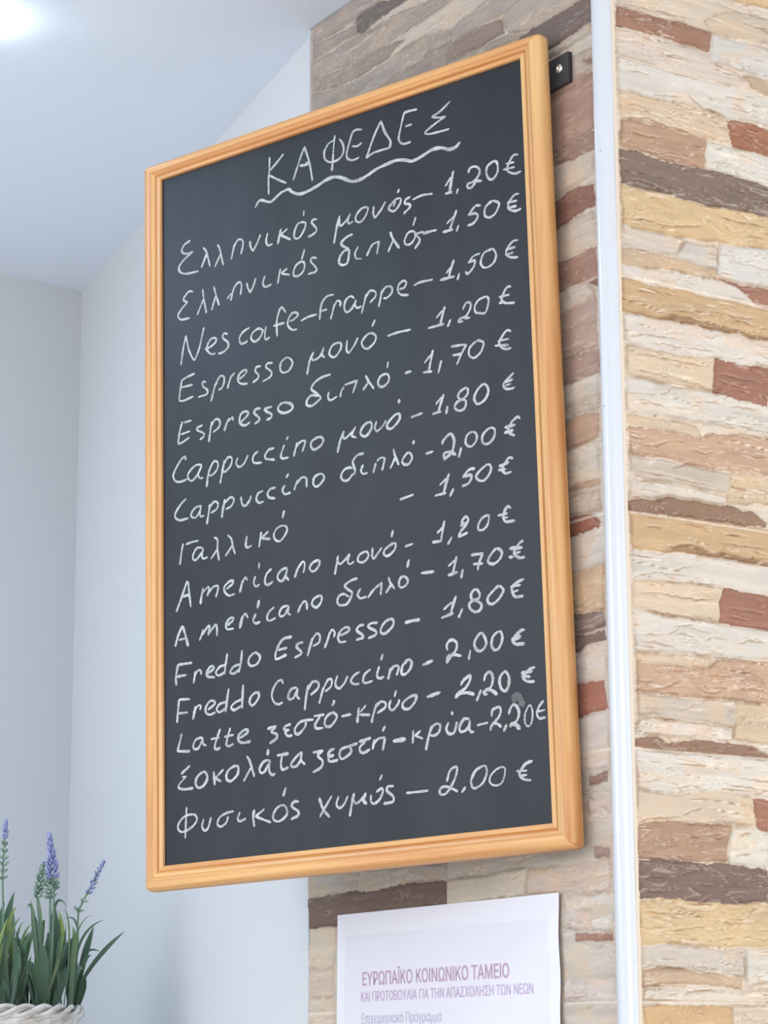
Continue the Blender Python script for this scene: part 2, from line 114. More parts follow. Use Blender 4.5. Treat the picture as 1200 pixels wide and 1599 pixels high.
     "1.4 3827 6908 3998 6881;1.2 4275 6837 4319 6786 4404 6751 4388 6817 4329 6879 4229 6923 4200 6960;1.4 4200 6960 4257 6927 4355 6928 4444 6956;1.2 4536 6922 4476 7028;1.2 4581 6831 4597 6776 4647 6743 4687 6776 4691 6845 4660 6909 4590 6934 4575 6966 4616 6977;1.5 4591 6929 4659 6937 4739 6992;1.3 4831 6772 4780 6834 4790 6925 4836 6971 4885 6937 4902 6849 4872 6777 4831 6772;1.2 5230 6768 5169 6782 5093 6829 5084 6873 5136 6907 5216 6918;1.4 5060 6808 5195 6808;1.2 5059 6841 5166 6861"),
    ('Σοκολάτα ζεστή-κρύα - 2,20 €',
     "1.2 396 7285 263 7363;-0.8 345 7402 279 7402;-0.8 329 7407 237 7478 212 7506;1.3 212 7518 295 7545 443 7548;1.3 593 7379 510 7426 485 7497 526 7550 608 7533 666 7454 642 7390 593 7379;1.2 764 7391 779 7545;1 911 7382 780 7472;1.1 780 7466 877 7512;1.2 1096 7359 999 7391 953 7459 982 7517 1046 7517 1127 7453 1136 7381 1096 7359;1.2 1266 7268 1312 7339 1373 7508;1 1327 7401 1214 7546;1.2 1589 7345 1510 7360 1454 7427 1469 7476 1524 7470 1596 7382;1.2 1605 7346 1595 7465 1633 7517 1680 7510;1.6 1583 7230 1574 7289;1.3 1715 7308 1879 7304;1.1 1785 7324 1768 7412 1790 7474 1876 7459;1.2 2072 7307 1994 7353 1915 7427 1938 7460 2007 7449 2071 7373;1.2 2072 7313 2062 7396 2115 7449;1.2 2233 7331 2377 7329;1.2 2370 7328 2300 7374 2367 7440 2342 7508 2227 7549;1.3 2536 7323 2468 7345 2452 7390 2527 7393;1.3 2527 7393 2459 7409 2472 7457 2586 7452;1.2 2859 7300 2754 7318 2634 7340 2609 7407 2646 7447 2721 7420 2775 7378 2754 7323;1.4 2889 7286 3045 7262;1.2 2970 7295 2895 7345 2901 7392 2945 7415 3034 7384;1.1 3096 7286 3071 7388;1.1 3087 7331 3155 7281 3243 7279;1.2 3243 7279 3209 7414;1.4 3247 7157 3216 7206;1.7 3358 7332 3517 7327;1 3628 7248 3616 7384;1 3728 7259 3647 7307;1 3648 7302 3753 7348;1.2 3879 7225 3832 7334 3791 7473;1.1 3856 7268 3922 7213 3985 7226 3975 7293 3917 7332 3854 7325;1.2 4098 7216 4068 7281 4101 7336 4171 7327 4210 7224;1.5 4152 7108 4151 7137;1.2 4371 7208 4302 7206 4243 7279 4255 7331 4325 7322 4383 7261;1.1 4377 7226 4367 7304 4386 7346 4427 7351",
     "1 4472 7288 4610 7276;1.1 4661 7214 4677 7149 4760 7130 4779 7172 4749 7236 4656 7315 4640 7364;1.2 4671 7294 4725 7301 4778 7341;1.3 4846 7326 4810 7389;1.2 4879 7218 4909 7154 4951 7125 5002 7177 5006 7244 4969 7307 4900 7332 4899 7355;1.6 4914 7328 4968 7340 5012 7390;-0.8 5151 7155 5094 7221 5077 7308 5107 7373 5155 7351 5180 7243 5151 7155;1 5319 7131 5256 7196 5233 7260 5264 7308 5337 7306;-0.8 5227 7237 5334 7228"),
    ('Φυσικός χυμός - 2,00 €',
     "1 343 7758 333 7898 320 8110;1 441 7847 309 7859 217 7936 217 8003 291 8034 423 7991 497 7925 490 7876 441 7847;1.1 604 7917 579 7993 611 8045 668 8026 718 7909;1 1057 7868 944 7882 847 7921 814 7991 862 8025 943 7990 976 7921;1 1153 7889 1120 7958 1151 7991 1239 7969;1.3 1367 7886 1350 7956 1364 8070;1 1516 7888 1381 7959;1.1 1389 7959 1483 7998 1607 8045;1.1 1766 7870 1688 7904 1640 7983 1670 8033 1747 8040 1842 7978 1828 7894 1766 7870;1.2 1832 7681 1792 7772;1.2 2014 7853 1952 7847 1913 7896 2004 7958 2003 8005 1902 8037;1.3 2311 7846 2361 7968 2449 8064;1.1 2485 7840 2376 7970 2314 8051;1.1 2582 7855 2550 7939 2601 7979 2662 7939 2709 7862;1.3 2799 7842 2766 7949 2733 8079;1.1 2796 7917 2825 7954 2900 7915 2968 7853;1.3 2961 7858 2929 7930 2972 7968;1.1 3107 7855 3182 7822 3195 7863 3149 7939 3074 7978 3031 7951 3033 7882;1 3193 7679 3155 7733;1.2 3342 7815 3269 7813 3253 7858 3331 7923 3329 7980 3205 7991",
     "1 3511 7906 3640 7908 3803 7910;1.1 4053 7836 4099 7727 4184 7697 4181 7770 4121 7876 4034 7964 3964 7962 3958 7917 4009 7888 4092 7907 4187 7956;1.1 4293 7922 4242 7973;1.2 4529 7722 4431 7762 4365 7856;1 4365 7856 4382 7931 4437 7942 4521 7895 4573 7799 4562 7731 4529 7722;-0.8 4799 7767 4704 7774 4619 7838 4609 7904 4669 7943 4751 7929 4795 7856 4799 7767;1.3 5150 7738 5069 7757 4999 7822;1 4999 7822 4983 7864 5034 7914 5127 7934;1 4952 7822 5078 7830;1 4989 7876 5076 7874"),
]
STONES_RIGHT = """
222 205 185 23 2641 172 2678 246 2681 244 2656 157 2620 100 2620 21 2619
225 190 140 167 2669 246 2689 245 2671 207 2666
214 196 174 156 2640 194 2657 244 2657 243 2627 157 2620 146 2632
176 126 100 21 2619 59 2620 157 2620 153 2594 108 2598 72 2597 22 2597
218 212 206 157 2619 242 2621 241 2585 153 2585
224 208 194 21 2595 72 2597 108 2595 154 2593 153 2583 190 2579 239 2565 239 2560 19 2563
205 178 148 202 2578 240 2583 239 2562 211 2566
226 218 208 20 2561 239 2560 237 2527 173 2522 123 2528 62 2523 21 2524
222 196 165 21 2523 62 2523 118 2527 175 2521 177 2494 147 2492 85 2492 22 2491
180 115 80 175 2522 237 2523 235 2488 181 2490 177 2506
228 222 212 144 2489 181 2488 235 2488 233 2455 138 2455 139 2473
200 158 126 22 2489 85 2492 144 2491 139 2473 138 2455 71 2455 21 2457
146 122 108 21 2455 70 2454 138 2455 233 2454 231 2418 148 2414 82 2416 21 2416
226 192 140 21 2414 82 2415 148 2413 231 2418 229 2379 125 2371 21 2369
220 205 190 21 2369 107 2368 93 2349 20 2344
215 205 195 109 2366 152 2367 153 2342 88 2344 95 2349
225 220 215 157 2370 229 2379 227 2336 155 2333 151 2339
215 185 150 20 2343 88 2346 151 2341 150 2330 88 2330 19 2324
225 215 205 19 2324 88 2329 150 2330 178 2329 207 2313 19 2311
184 124 98 151 2332 227 2333 226 2312 207 2313 182 2328
218 180 130 19 2310 226 2310 223 2273 72 2273 20 2272
183 142 98 63 2273 94 2280 130 2278 224 2276 223 2272 130 2272
228 218 208 20 2270 72 2272 152 2271 223 2271 222 2243 185 2238 146 2241 62 2236 21 2239
228 205 175 23 2235 62 2236 144 2241 138 2204 74 2205 22 2206
178 118 94 144 2240 182 2239 222 2240 219 2198 183 2198 138 2202
226 218 208 22 2203 74 2204 138 2201 219 2198 218 2165 181 2166 81 2167 20 2163
225 200 170 20 2162 81 2164 116 2162 124 2151 72 2150 22 2152
212 172 140 22 2150 72 2150 124 2151 138 2158 218 2164 215 2120 163 2119 101 2118 23 2120
212 196 178 23 2118 101 2116 158 2117 157 2094 87 2093 22 2095
222 195 160 158 2118 215 2119 213 2087 152 2083
226 212 198 22 2092 86 2092 152 2090 152 2081 69 2079 20 2071
168 128 100 20 2070 69 2078 154 2079 188 2078 208 2065 207 2061 19 2059
218 180 130 21 2059 212 2060 210 2022 62 2021 21 2021
183 142 98 62 2022 97 2030 125 2027 210 2026 210 2021
228 218 208 21 2020 131 2020 210 2020 208 1991 179 1987 145 1992 52 1987 22 1987
228 205 175 21 1986 52 1987 145 1991 138 1974 135 1953 64 1953 20 1956
178 118 94 145 1990 208 1988 206 1949 135 1953 136 1972
226 218 208 20 1954 63 1952 135 1951 206 1948 204 1916 70 1914 22 1911
225 200 170 22 1909 70 1912 122 1913 124 1901 70 1900 24 1901
212 172 140 24 1901 121 1900 131 1912 204 1914 202 1870 155 1870 22 1870
212 196 178 23 1868 155 1869 151 1842 76 1844 23 1846
222 195 160 155 1868 201 1869 199 1829 149 1830
226 212 198 22 1842 76 1843 149 1840 148 1828 46 1828 20 1823
168 128 100 20 1821 48 1827 58 1822 131 1827 181 1825 199 1817 198 1813 18 1813
226 218 208 19 1811 198 1813 196 1772 129 1775 60 1770 19 1772
225 203 178 20 1771 64 1769 128 1775 174 1771 175 1740 144 1742 63 1739 20 1737
184 124 94 174 1770 196 1771 194 1736 177 1737
226 220 205 144 1738 177 1739 179 1736 194 1735 192 1699 136 1702 139 1728
194 153 122 20 1736 47 1742 144 1741 137 1725 135 1704 62 1701 19 1702
142 114 104 19 1701 62 1701 135 1702 192 1698 190 1663 112 1662 52 1661 19 1664
226 195 145 19 1662 87 1663 190 1662 188 1619 79 1618 19 1617
215 203 190 19 1616 153 1617 152 1590 82 1595 20 1595
222 216 205 155 1617 188 1618 186 1582 153 1580
212 180 148 20 1594 86 1593 149 1588 149 1577 57 1580 20 1575
225 212 195 21 1574 149 1576 185 1574 185 1561 19 1561
222 180 125 19 1559 131 1559 137 1547 129 1531 20 1531
224 205 180 133 1559 185 1560 183 1531 135 1531
"""
STONES_LEFT = """
192 180 176 596 2830 518 2828 596 2859
186 172 166 594 2827 508 2822 413 2787 462 2790 486 2787 490 2779 596 2791
183 168 160 596 2790 490 2777 487 2765 550 2769 596 2767
188 173 163 596 2765 487 2764 477 2762 378 2756 309 2744 251 2728 414 2725 487 2731 595 2742
178 163 150 595 2740 487 2729 426 2726 379 2716 414 2708 484 2703 595 2723
184 170 160 595 2721 484 2701 414 2706 338 2707 282 2693 280 2675 339 2680 456 2674 595 2696
174 158 148 487 2674 339 2678 280 2674 253 2670 253 2642 368 2653
200 188 178 282 2693 252 2692 253 2670 280 2675
136 124 120 490 2779 486 2787 462 2790 425 2787 366 2767 401 2766 450 2765 477 2762 487 2766
188 174 165 279 2694 231 2700 203 2705 134 2678 177 2673 237 2676 282 2675
192 178 168 180 2670 139 2675 124 2675 24 2636 53 2632 135 2633 169 2646
166 144 132 288 2673 237 2676 182 2669 175 2649 221 2650 289 2655
180 164 150 289 2654 221 2649 169 2645 135 2632 178 2633 289 2648
134 113 107 178 2630 135 2632 125 2633 53 2632 24 2634 15 2631 16 2602 95 2598
198 184 168 95 2596 17 2600 17 2586 95 2588
200 178 162 94 2575 17 2571 14 2566 15 2546 55 2546 95 2551
160 130 112 34 2561 19 2560 18 2551
188 146 128 98 2552 57 2545 16 2545 18 2479 83 2472 100 2477
174 134 115 100 2476 83 2472 18 2477 17 2455 75 2458 101 2459
210 192 177 101 2457 72 2457 17 2454 17 2430 51 2424 102 2422
162 108 90 102 2419 82 2418 45 2423 20 2417 18 2393 86 2386 103 2387
212 194 178 103 2386 86 2385 19 2387 18 2346 79 2349 105 2351
182 137 115 105 2350 85 2349 18 2345 19 2311 84 2313 106 2313
208 190 175 106 2311 85 2312 35 2311 25 2298 19 2282 107 2281
162 112 92 37 2312 20 2311 19 2300
196 163 147 107 2286 81 2290 20 2290 19 2237 80 2236 109 2238
188 152 136 109 2236 80 2234 19 2235 19 2207 70 2207 110 2208
214 200 187 110 2206 73 2208 19 2206 20 2188 76 2184 110 2188
210 192 174 110 2186 76 2182 20 2186 21 2167 49 2172 77 2168 111 2171
198 158 130 111 2169 77 2167 46 2170 21 2162 22 2137 77 2136 112 2137
216 202 186 112 2135 75 2134 22 2135 22 2097 71 2095 113 2099
205 168 142 113 2097 77 2095 22 2096 21 2087 74 2091 114 2092
208 184 164 114 2090 76 2086 22 2083 21 2060 74 2063 114 2066
168 98 72 115 2062 74 2061 48 2061 35 2057 24 2048 26 2043 75 2042 115 2041
220 208 198 93 2041 73 2040 19 2040 19 2004 64 2006 94 2008
216 180 143 94 2006 72 2006 19 2004 20 1957 71 1958 96 1959
156 128 116 96 1957 68 1958 21 1956 19 1941 58 1938 96 1937
148 122 110 97 1935 64 1936 22 1937 20 1925 51 1925 67 1920 97 1921
222 208 200 97 1920 64 1918 48 1924 19 1923 19 1884 66 1885 98 1886
184 113 90 98 1884 66 1885 23 1884 19 1854 66 1851 100 1851
222 208 200 100 1849 64 1850 18 1851 19 1793 66 1798 101 1801
164 128 113 53 1789 24 1791 23 1778 53 1778
222 200 188 58 1763 19 1762 19 1750 56 1752
190 153 138 49 1714 22 1714 22 1703 47 1704
226 214 206 100 1668 20 1666 20 1655 100 1656
190 138 120 81 1632 21 1630 21 1622 82 1623
224 206 198 101 1585 69 1585 70 1563 102 1563
226 210 203 65 1584 21 1584 22 1563 66 1563
220 202 192 99 1655 56 1653 58 1634 99 1636
226 212 200 52 1647 21 1647 21 1632 56 1633
205 192 180 601 1724 490 1723 493 1701 518 1698 600 1700
210 197 185 487 1722 307 1720 308 1700 345 1701 404 1701 460 1697 487 1700
138 110 98 600 1699 518 1698 460 1697 404 1700 345 1700 308 1700 308 1672 532 1670 535 1662 599 1661
226 208 186 599 1660 536 1661 546 1615 601 1614
222 200 180 601 1612 546 1614 546 1581 601 1580
224 208 195 601 1578 546 1580 546 1542 601 1543
222 208 188 308 1701 164 1703 168 1676 308 1671
218 196 180 162 1703 22 1701 23 1668 165 1675
"""  # darker tones of the upper stones hold the weaker light there
LEAVES = [(-10, 151, -52, 942, 56, 1611, 116, 0), (65, 150, 4, 942, 113, 1415, 64, 2), (-47, 151, -90, 943, -49, 1462, 83, 0), (139, 150, 28, 757, 217, 1260, 56, 1), (37, 150, -1, 1127, -83, 1332, 105, 0), (177, 150, 196, 793, 358, 1163, 49, 1), (139, 150, 182, 609, 71, 1081, 86, 0), (9, 151, 50, 665, -3, 1183, 94, 2), (102, 150, 109, 572, 149, 1127, 75, 0), (-29, 151, -25, 665, 39, 1035, 113, 0), (65, 150, 18, 481, -52, 942, 113, 0), (158, 150, 242, 480, 284, 1015, 83, 0), (195, 150, 291, 756, 365, 1125, 94, 1), (373, 149, 218, 664, 71, 1090, 64, 0), (420, 148, 277, 571, 102, 794, 56, 0), (532, 148, 477, 792, 353, 1358, 124, 0), (513, 148, 353, 1218, 251, 1377, 41, 0), (578, 148, 534, 754, 609, 1161, 124, 0), (597, 147, 663, 846, 621, 1422, 105, 0), (550, 148, 776, 845, 711, 1337, 53, 2), (606, 147, 634, 1273, 842, 1364, 45, 0), (569, 148, 509, 1032, 445, 1516, 30, 1), (550, 148, 412, 1125, 347, 1460, 26, 1), (513, 148, 553, 754, 489, 1069, 131, 0), (494, 148, 446, 571, 403, 755, 124, 0), (588, 147, 502, 570, 658, 698, 94, 1), (634, 147, 762, 661, 811, 938, 83, 0), (588, 147, 727, 569, 732, 1123, 94, 0), (532, 148, 579, 478, 548, 939, 139, 0), (494, 148, 275, 664, 320, 1052, 86, 0), (476, 148, 411, 479, 340, 663, 94, 0), (625, 147, 691, 477, 867, 956, 75, 0), (868, 146, 818, 661, 903, 1048, 105, 0), (886, 146, 987, 660, 1110, 1162, 94, 0), (924, 146, 956, 752, 1025, 1029, 83, 1), (896, 146, 916, 476, 850, 882, 113, 0), (849, 146, 804, 477, 743, 661, 98, 0), (933, 146, 991, 476, 1083, 539, 75, 0), (922, 201, 1007, 567, 1134, 751, 64, 0), (964, 421, 1210, 714, 1556, 1078, 64, 0), (953, 476, 1037, 918, 1362, 1194, 34, 0), (986, 697, 1058, 807, 1212, 806, 30, 0), (849, 146, 950, 1030, 748, 1231, 26, 0), (830, 146, 905, 937, 835, 1346, 26, 1), (942, 146, 952, 937, 1170, 1266, 19, 1), (793, 146, 743, 661, 813, 1030, 45, 0), (886, 146, 947, 752, 901, 1123, 75, 1), (326, 149, 224, 480, 176, 849, 56, 0), (345, 149, 392, 479, 294, 645, 49, 1), (662, 147, 684, 754, 689, 1309, 56, 2), (457, 148, 492, 939, 542, 1199, 56, 1), (700, 147, 778, 753, 791, 1160, 23, 1), (65, 150, 117, 942, 203, 1201, 23, 1), (121, 150, 141, 757, 157, 1182, 19, 1)]
SPIKES = [(-39, 2533, -62, 1761, 32, 40), (579, 2325, 654, 1608, 82, 58), (475, 1965, 405, 1516, 4, 46), (543, 1870, 594, 1496, 4, 52), (1293, 1968, 971, 1326, 66, 46), (-62, 1761, -29, 151, 5, 0), (654, 1608, 606, 147, 5, 0), (405, 1516, 494, 148, 5, 0), (594, 1496, 588, 147, 5, 0), (971, 1326, 905, 146, 5, 0)]
CREASES_RIGHT = """
226 19883 354 19930 525 19965 739 19971 1041 19978
226 22441 354 22488 525 22523 739 22529 1041 22536
740 20005 915 20058 1046 20080
740 22563 915 22616 1046 22638
500 19878 736 19895 951 19892 1235 19913 1455 19918
500 22436 736 22453 951 22450 1235 22471 1455 22476
262 19728 516 19737 815 19734 1161 19735 1369 19747
262 22286 516 22295 815 22292 1161 22293 1369 22305
214 19557 466 19548 806 19539 1064 19522 1347 19515
214 22115 466 22106 806 22097 1064 22080 1347 22073
715 19405 888 19446 1061 19454
715 21963 888 22004 1061 22012
264 19213 454 19231 622 19212 792 19194
264 21771 454 21789 622 21770 792 21752
626 19313 756 19367 812 19422
626 21871 756 21925 812 21980
1120 19308 1274 19355 1493 19341
1120 21866 1274 21913 1493 21899
1580 19315 1760 19357 2052 19366
1580 21873 1760 21915 2052 21924
1198 19129 1483 19146 1749 19143 2040 19151
1198 21687 1483 21704 1749 21701 2040 21709
393 18730 604 18763 799 18862
393 21288 604 21321 799 21420
1031 18780 1246 18764 1401 18810
1031 21338 1246 21322 1401 21368
229 18815 438 18816
229 21373 438 21374
236 18440 592 18457 887 18438 1491 18414
236 20998 592 21015 887 20996 1491 20972
631 20208 751 20261 969 20306 1121 20308 1273 20277
631 22766 751 22819 969 22864 1121 22866 1273 22835
394 20432 501 20441 629 20436
394 22990 501 22999 629 22994
1526 20478 1638 20483 1795 20469
1526 23036 1638 23041 1795 23027
1388 20376 1633 20369 2107 20384
1388 22934 1633 22927 2107 22942
1854 20321 2103 20313
1854 22879 2103 22871
1487 19682 1731 19671 2068 19666
1487 22240 1731 22229 2068 22224
1461 19594 1815 19559
1461 22152 1815 22117
205 19291 457 19306 627 19330
205 21849 457 21864 627 21888
1600 18842 1822 18843 2022 18825
1600 21400 1822 21401 2022 21383
764 18544 894 18579 1025 18647
764 21102 894 21137 1025 21205
258 26228 547 26253 909 26276 1414 26295
2006 26429 2172 26411 2437 26432
1636 26570 2179 26549 2444 26551
774 25735 1025 25804 1208 25799
342 25477 563 25481 653 25493
643 25240 869 25290 1096 25323
1144 25390 1278 25307 1413 25262 1736 25254
1443 25410 1581 25412
1701 25477 2030 25493
1765 25358 2118 25369
233 24883 411 24949 588 24969 854 24935 1170 24928 1444 24941
294 24759 580 24747 848 24786
211 24559 485 24581 662 24581 1020 24601 1337 24592
1530 24809 1671 24858
1477 24658 1709 24688
1844 24603 2030 24594
252 24188 472 24232 736 24213 912 24156
1015 24470 1147 24405
238 23771 543 23794 763 23782 1122 23832 1442 23911
1494 24050 1815 24020 2307 24054
1948 23897 2299 23903
226 23438 486 23442 794 23445
762 17481 890 17520 1062 17578
196 17373 321 17419 550 17438 803 17467
737 17391 1054 17399 1441 17409
204 17023 492 17019 825 17000 1357 17014
692 16835 821 16904 991 16943
273 16693 520 16694
225 16503 511 16479 803 16496
546 16314 796 16345 1050 16375
1001 16222 1213 16243 1428 16280
1221 16420 1543 16412
225 15955 572 15953 903 15927 1494 15881
685 15696 936 15731 1253 15743
1523 17307 1699 17348
1447 17091 1688 17133
1375 17825 1614 17806 1966 17789
1509 17899 1971 17890
625 17733 859 17779 1072 17783
"""

# ---------------------------------------------------------------- helpers
def srgb(r, g, b):
    def f(c):
        c /= 255.0
        return c / 12.92 if c <= 0.04045 else ((c + 0.055) / 1.055) ** 2.4
    return (f(r), f(g), f(b), 1.0)


def new_mat(name, color=(0.8, 0.8, 0.8, 1), rough=0.5, metallic=0.0, spec=0.5):
    m = bpy.data.materials.new(name)
    m.use_nodes = True
    b = m.node_tree.nodes['Principled BSDF']
    b.inputs['Base Color'].default_value = color
    b.inputs['Roughness'].default_value = rough
    b.inputs['Metallic'].default_value = metallic
    b.inputs['Specular IOR Level'].default_value = spec
    return m, m.node_tree, b


def nd(nt, kind, **kw):
    n = nt.nodes.new(kind)
    for k, v in kw.items():
        setattr(n, k, v)
    return n


def mesh_obj(name, verts, faces, mat=None, parent=None, smooth=False):
    me = bpy.data.meshes.new(name)
    me.from_pydata([tuple(v) for v in verts], [], faces)
    me.update()
    o = bpy.data.objects.new(name, me)
    COL.objects.link(o)
    if mat:
        me.materials.append(mat)
    if smooth:
        me.polygons.foreach_set('use_smooth', [True] * len(me.polygons))
    if parent:
        o.parent = parent
    return o


def empty(name, mw):
    o = bpy.data.objects.new(name, None)
    o.empty_display_size = 0.05
    COL.objects.link(o)
    o.matrix_world = mw
    return o


def tag(o, label, cat, group=None):
    o['label'] = label
    o['category'] = cat
    if group:
        o['group'] = group
    return o


def struct(o):
    o['kind'] = 'structure'
    return o


def prism(name, pts, z0, z1, mat, parent=None):
    """closed vertical prism over a plan polygon (counter-clockwise)"""
    n = len(pts)
    v = [(p[0], p[1], z0) for p in pts] + [(p[0], p[1], z1) for p in pts]
    f = [tuple(range(n - 1, -1, -1)), tuple(range(n, 2 * n))]
    f += [(i, (i + 1) % n, n + (i + 1) % n, n + i) for i in range(n)]
    return mesh_obj(name, v, f, mat, parent)


class MB:
    def __init__(self):
        self.v = []
        self.f = []

    def add(self, v, f):
        o = len(self.v)
        self.v += [tuple(q) for q in v]
        self.f += [tuple(i + o for i in q) for q in f]

    def tube(self, pts, rads, seg=8, caps=True):
        pts = [Vector(p) for p in pts]
        v = []
        f = []
        n = len(pts)
        up = Vector((0.31, 0.42, 0.85)).normalized()
        for i, p in enumerate(pts):
            t = (pts[min(i + 1, n - 1)] - pts[max(i - 1, 0)]).normalized()
            a = t.cross(up)
            if a.length < 1e-3:
                a = t.cross(Vector((1, 0, 0)))
            a.normalize()
            b = t.cross(a)
            r = rads[i] if isinstance(rads, (list, tuple)) else rads
            for k in range(seg):
                an = 2 * math.pi * k / seg
                v.append(p + a * (r * math.cos(an)) + b * (r * math.sin(an)))
        for i in range(n - 1):
            for k in range(seg):
                f.append((i * seg + k, i * seg + (k + 1) % seg, (i + 1) * seg + (k + 1) % seg, (i + 1) * seg + k))
        if caps:
            f.append(tuple(range(seg - 1, -1, -1)))
            f.append(tuple(range((n - 1) * seg, n * seg)))
        self.add(v, f)

    def build(self, name, mat, parent=None, smooth=True):
        return mesh_obj(name, self.v, self.f, mat, parent, smooth)


# ---------------------------------------------------------------- numpy noise
def hash2(ix, iy, seed):
    h = (ix.astype(np.int64) * 374761393 + iy.astype(np.int64) * 668265263 + seed * 1442695041) & 0xffffffff
    h = ((h ^ (h >> 13)) * 1274126177) & 0xffffffff
    return ((h ^ (h >> 16)) & 0xffff) / 65535.0


def vnoise(x, y, seed=0):
    ix = np.floor(x)
    iy = np.floor(y)
    fx = x - ix
    fy = y - iy
    fx = fx * fx * (3 - 2 * fx)
    fy = fy * fy * (3 - 2 * fy)
    a = hash2(ix, iy, seed)
    b = hash2(ix + 1, iy, seed)
    c = hash2(ix, iy + 1, seed)
    d = hash2(ix + 1, iy + 1, seed)
    return (a * (1 - fx) + b * fx) * (1 - fy) + (c * (1 - fx) + d * fx) * fy


def fbm(x, y, seed=0, octv=4):
    t = 0.0
    amp = 0.5
    tot = 0.0
    for i in range(octv):
        t = t + amp * vnoise(x * 2 ** i, y * 2 ** i, seed + 17 * i)
        tot += amp
        amp *= 0.55
    return t / tot


# ---------------------------------------------------------------- setting: plan of the corner
CORNER = Vector((0.23654, 2.42186, 0.0))
LD = Vector((-0.54803, 0.83646, 0.0))       # along the board side of the pillar, away from the corner
RD = Vector((0.83646, 0.54803, 0.0))        # along the other side of the pillar
NL = -RD                                     # outward normals of the two clad faces
NR = -LD
CEIL_Z = 2.8133
ROOM = Vector((-0.52142, 4.00419, 0.0))     # corner of the two painted walls
WALL_A = Vector((-0.09364, 2.94771, 0.0))   # painted side wall meets the pillar
BACK_D = Vector((-0.7747, -0.6324, 0.0))    # back wall runs this way from the room corner


def paint_mat(name, col):
    m, nt, b = new_mat(name, col, 0.65, 0, 0.25)
    tc = nd(nt, 'ShaderNodeTexCoord')
    n = nd(nt, 'ShaderNodeTexNoise')
    n.inputs['Scale'].default_value = 220
    n.inputs['Detail'].default_value = 3
    bp = nd(nt, 'ShaderNodeBump')
    bp.inputs['Strength'].default_value = 0.06
    bp.inputs['Distance'].default_value = 0.001
    nt.links.new(tc.outputs['Object'], n.inputs['Vector'])
    nt.links.new(n.outputs['Fac'], bp.inputs['Height'])
    nt.links.new(bp.outputs['Normal'], b.inputs['Normal'])
    return m


M_WALL = paint_mat('wall_paint', (0.635, 0.645, 0.66, 1))
M_CEIL = paint_mat('ceiling_paint', (0.80, 0.85, 0.93, 1))
M_CORE, _, _ = new_mat('plaster_core', (0.6, 0.58, 0.55, 1), 0.8)
M_FLOOR, fnt, fb = new_mat('floor_tiles', (0.5, 0.48, 0.45, 1), 0.4)
br_ = nd(fnt, 'ShaderNodeTexBrick')
br_.offset = 0.0
br_.inputs['Color1'].default_value = (0.50, 0.47, 0.43, 1)
br_.inputs['Color2'].default_value = (0.46, 0.44, 0.41, 1)
br_.inputs['Mortar'].default_value = (0.3, 0.29, 0.28, 1)
br_.inputs['Scale'].default_value = 1.0
br_.inputs['Mortar Size'].default_value = 0.004
br_.inputs['Brick Width'].default_value = 0.45
br_.inputs['Row Height'].default_value = 0.45
ftc = nd(fnt, 'ShaderNodeTexCoord')
fnt.links.new(ftc.outputs['Object'], br_.inputs['Vector'])
fnt.links.new(br_.outputs['Color'], fb.inputs['Base Color'])

X0, X1, Y0, Y1 = -3.0, 2.8, -2.2, 4.6
struct(prism('floor', [(X0, Y0), (X1, Y0), (X1, Y1), (X0, Y1)], -0.1, 0.0, M_FLOOR))
struct(prism('ceiling', [(X0, Y0), (X1, Y0), (X1, Y1), (X0, Y1)], CEIL_Z, CEIL_Z + 0.1, M_CEIL))


def wall(name, a, b, thick_dir, thick, mat):
    t = thick_dir * thick
    pts = [a, b, b + t, a + t]
    area = sum(pts[i].x * pts[(i + 1) % 4].y - pts[(i + 1) % 4].x * pts[i].y for i in range(4))
    if area < 0:
        pts.reverse()
    return struct(prism(name, [(p.x, p.y) for p in pts], 0.0, CEIL_Z, mat))


back_n = Vector((-BACK_D.y, BACK_D.x, 0))
if back_n.y < 0:
    back_n = -back_n
side_d = (ROOM - WALL_A).normalized()
side_n = Vector((side_d.y, -side_d.x, 0))          # away from the room, to the right
wall('wall_back', ROOM - BACK_D * 0.1, ROOM + BACK_D * 2.6, back_n, 0.1, M_WALL)
wall('wall_side', WALL_A - side_d * 0.02, ROOM, side_n, 0.04, M_WALL)

# pillar core just behind the stone cladding
PW = 0.472
LW = 0.6005
c0 = CORNER - NL * 0.012 - NR * 0.012
pp = [c0, c0 + RD * PW, c0 + RD * PW + LD * (LW - 0.012), c0 + LD * (LW - 0.012)]
struct(prism('wall_pillar_core', [(p.x, p.y) for p in pp], 0.0, CEIL_Z, M_CORE))
pw = CORNER + RD * (PW + 0.01) + LD * 0.05
wall('wall_right', pw, pw + RD * 1.2, LD, 0.1, M_WALL)

# ---------------------------------------------------------------- stone cladding
M_STONE, snt, sb = new_mat('split_face_stone_tile', (0.7, 0.6, 0.5, 1), 0.62, 0, 0.3)
sa = nd(snt, 'ShaderNodeAttribute', attribute_name='stone_color')
stc = nd(snt, 'ShaderNodeTexCoord')
sn = nd(snt, 'ShaderNodeTexNoise')
sn.inputs['Scale'].default_value = 330
sn.inputs['Detail'].default_value = 4
sm = nd(snt, 'ShaderNodeMixRGB', blend_type='MULTIPLY')
sm.inputs['Fac'].default_value = 1.0
sr = nd(snt, 'ShaderNodeMapRange')
sr.inputs['To Min'].default_value = 0.92
sr.inputs['To Max'].default_value = 1.08
snt.links.new(stc.outputs['Object'], sn.inputs['Vector'])
snt.links.new(sn.outputs['Fac'], sr.inputs['Value'])
snt.links.new(sa.outputs['Color'], sm.inputs['Color1'])
snt.links.new(sr.outputs['Result'], sm.inputs['Color2'])
snt.links.new(sm.outputs['Color'], sb.inputs['Base Color'])
sbp = nd(snt, 'ShaderNodeBump')
sbp.inputs['Strength'].default_value = 0.2
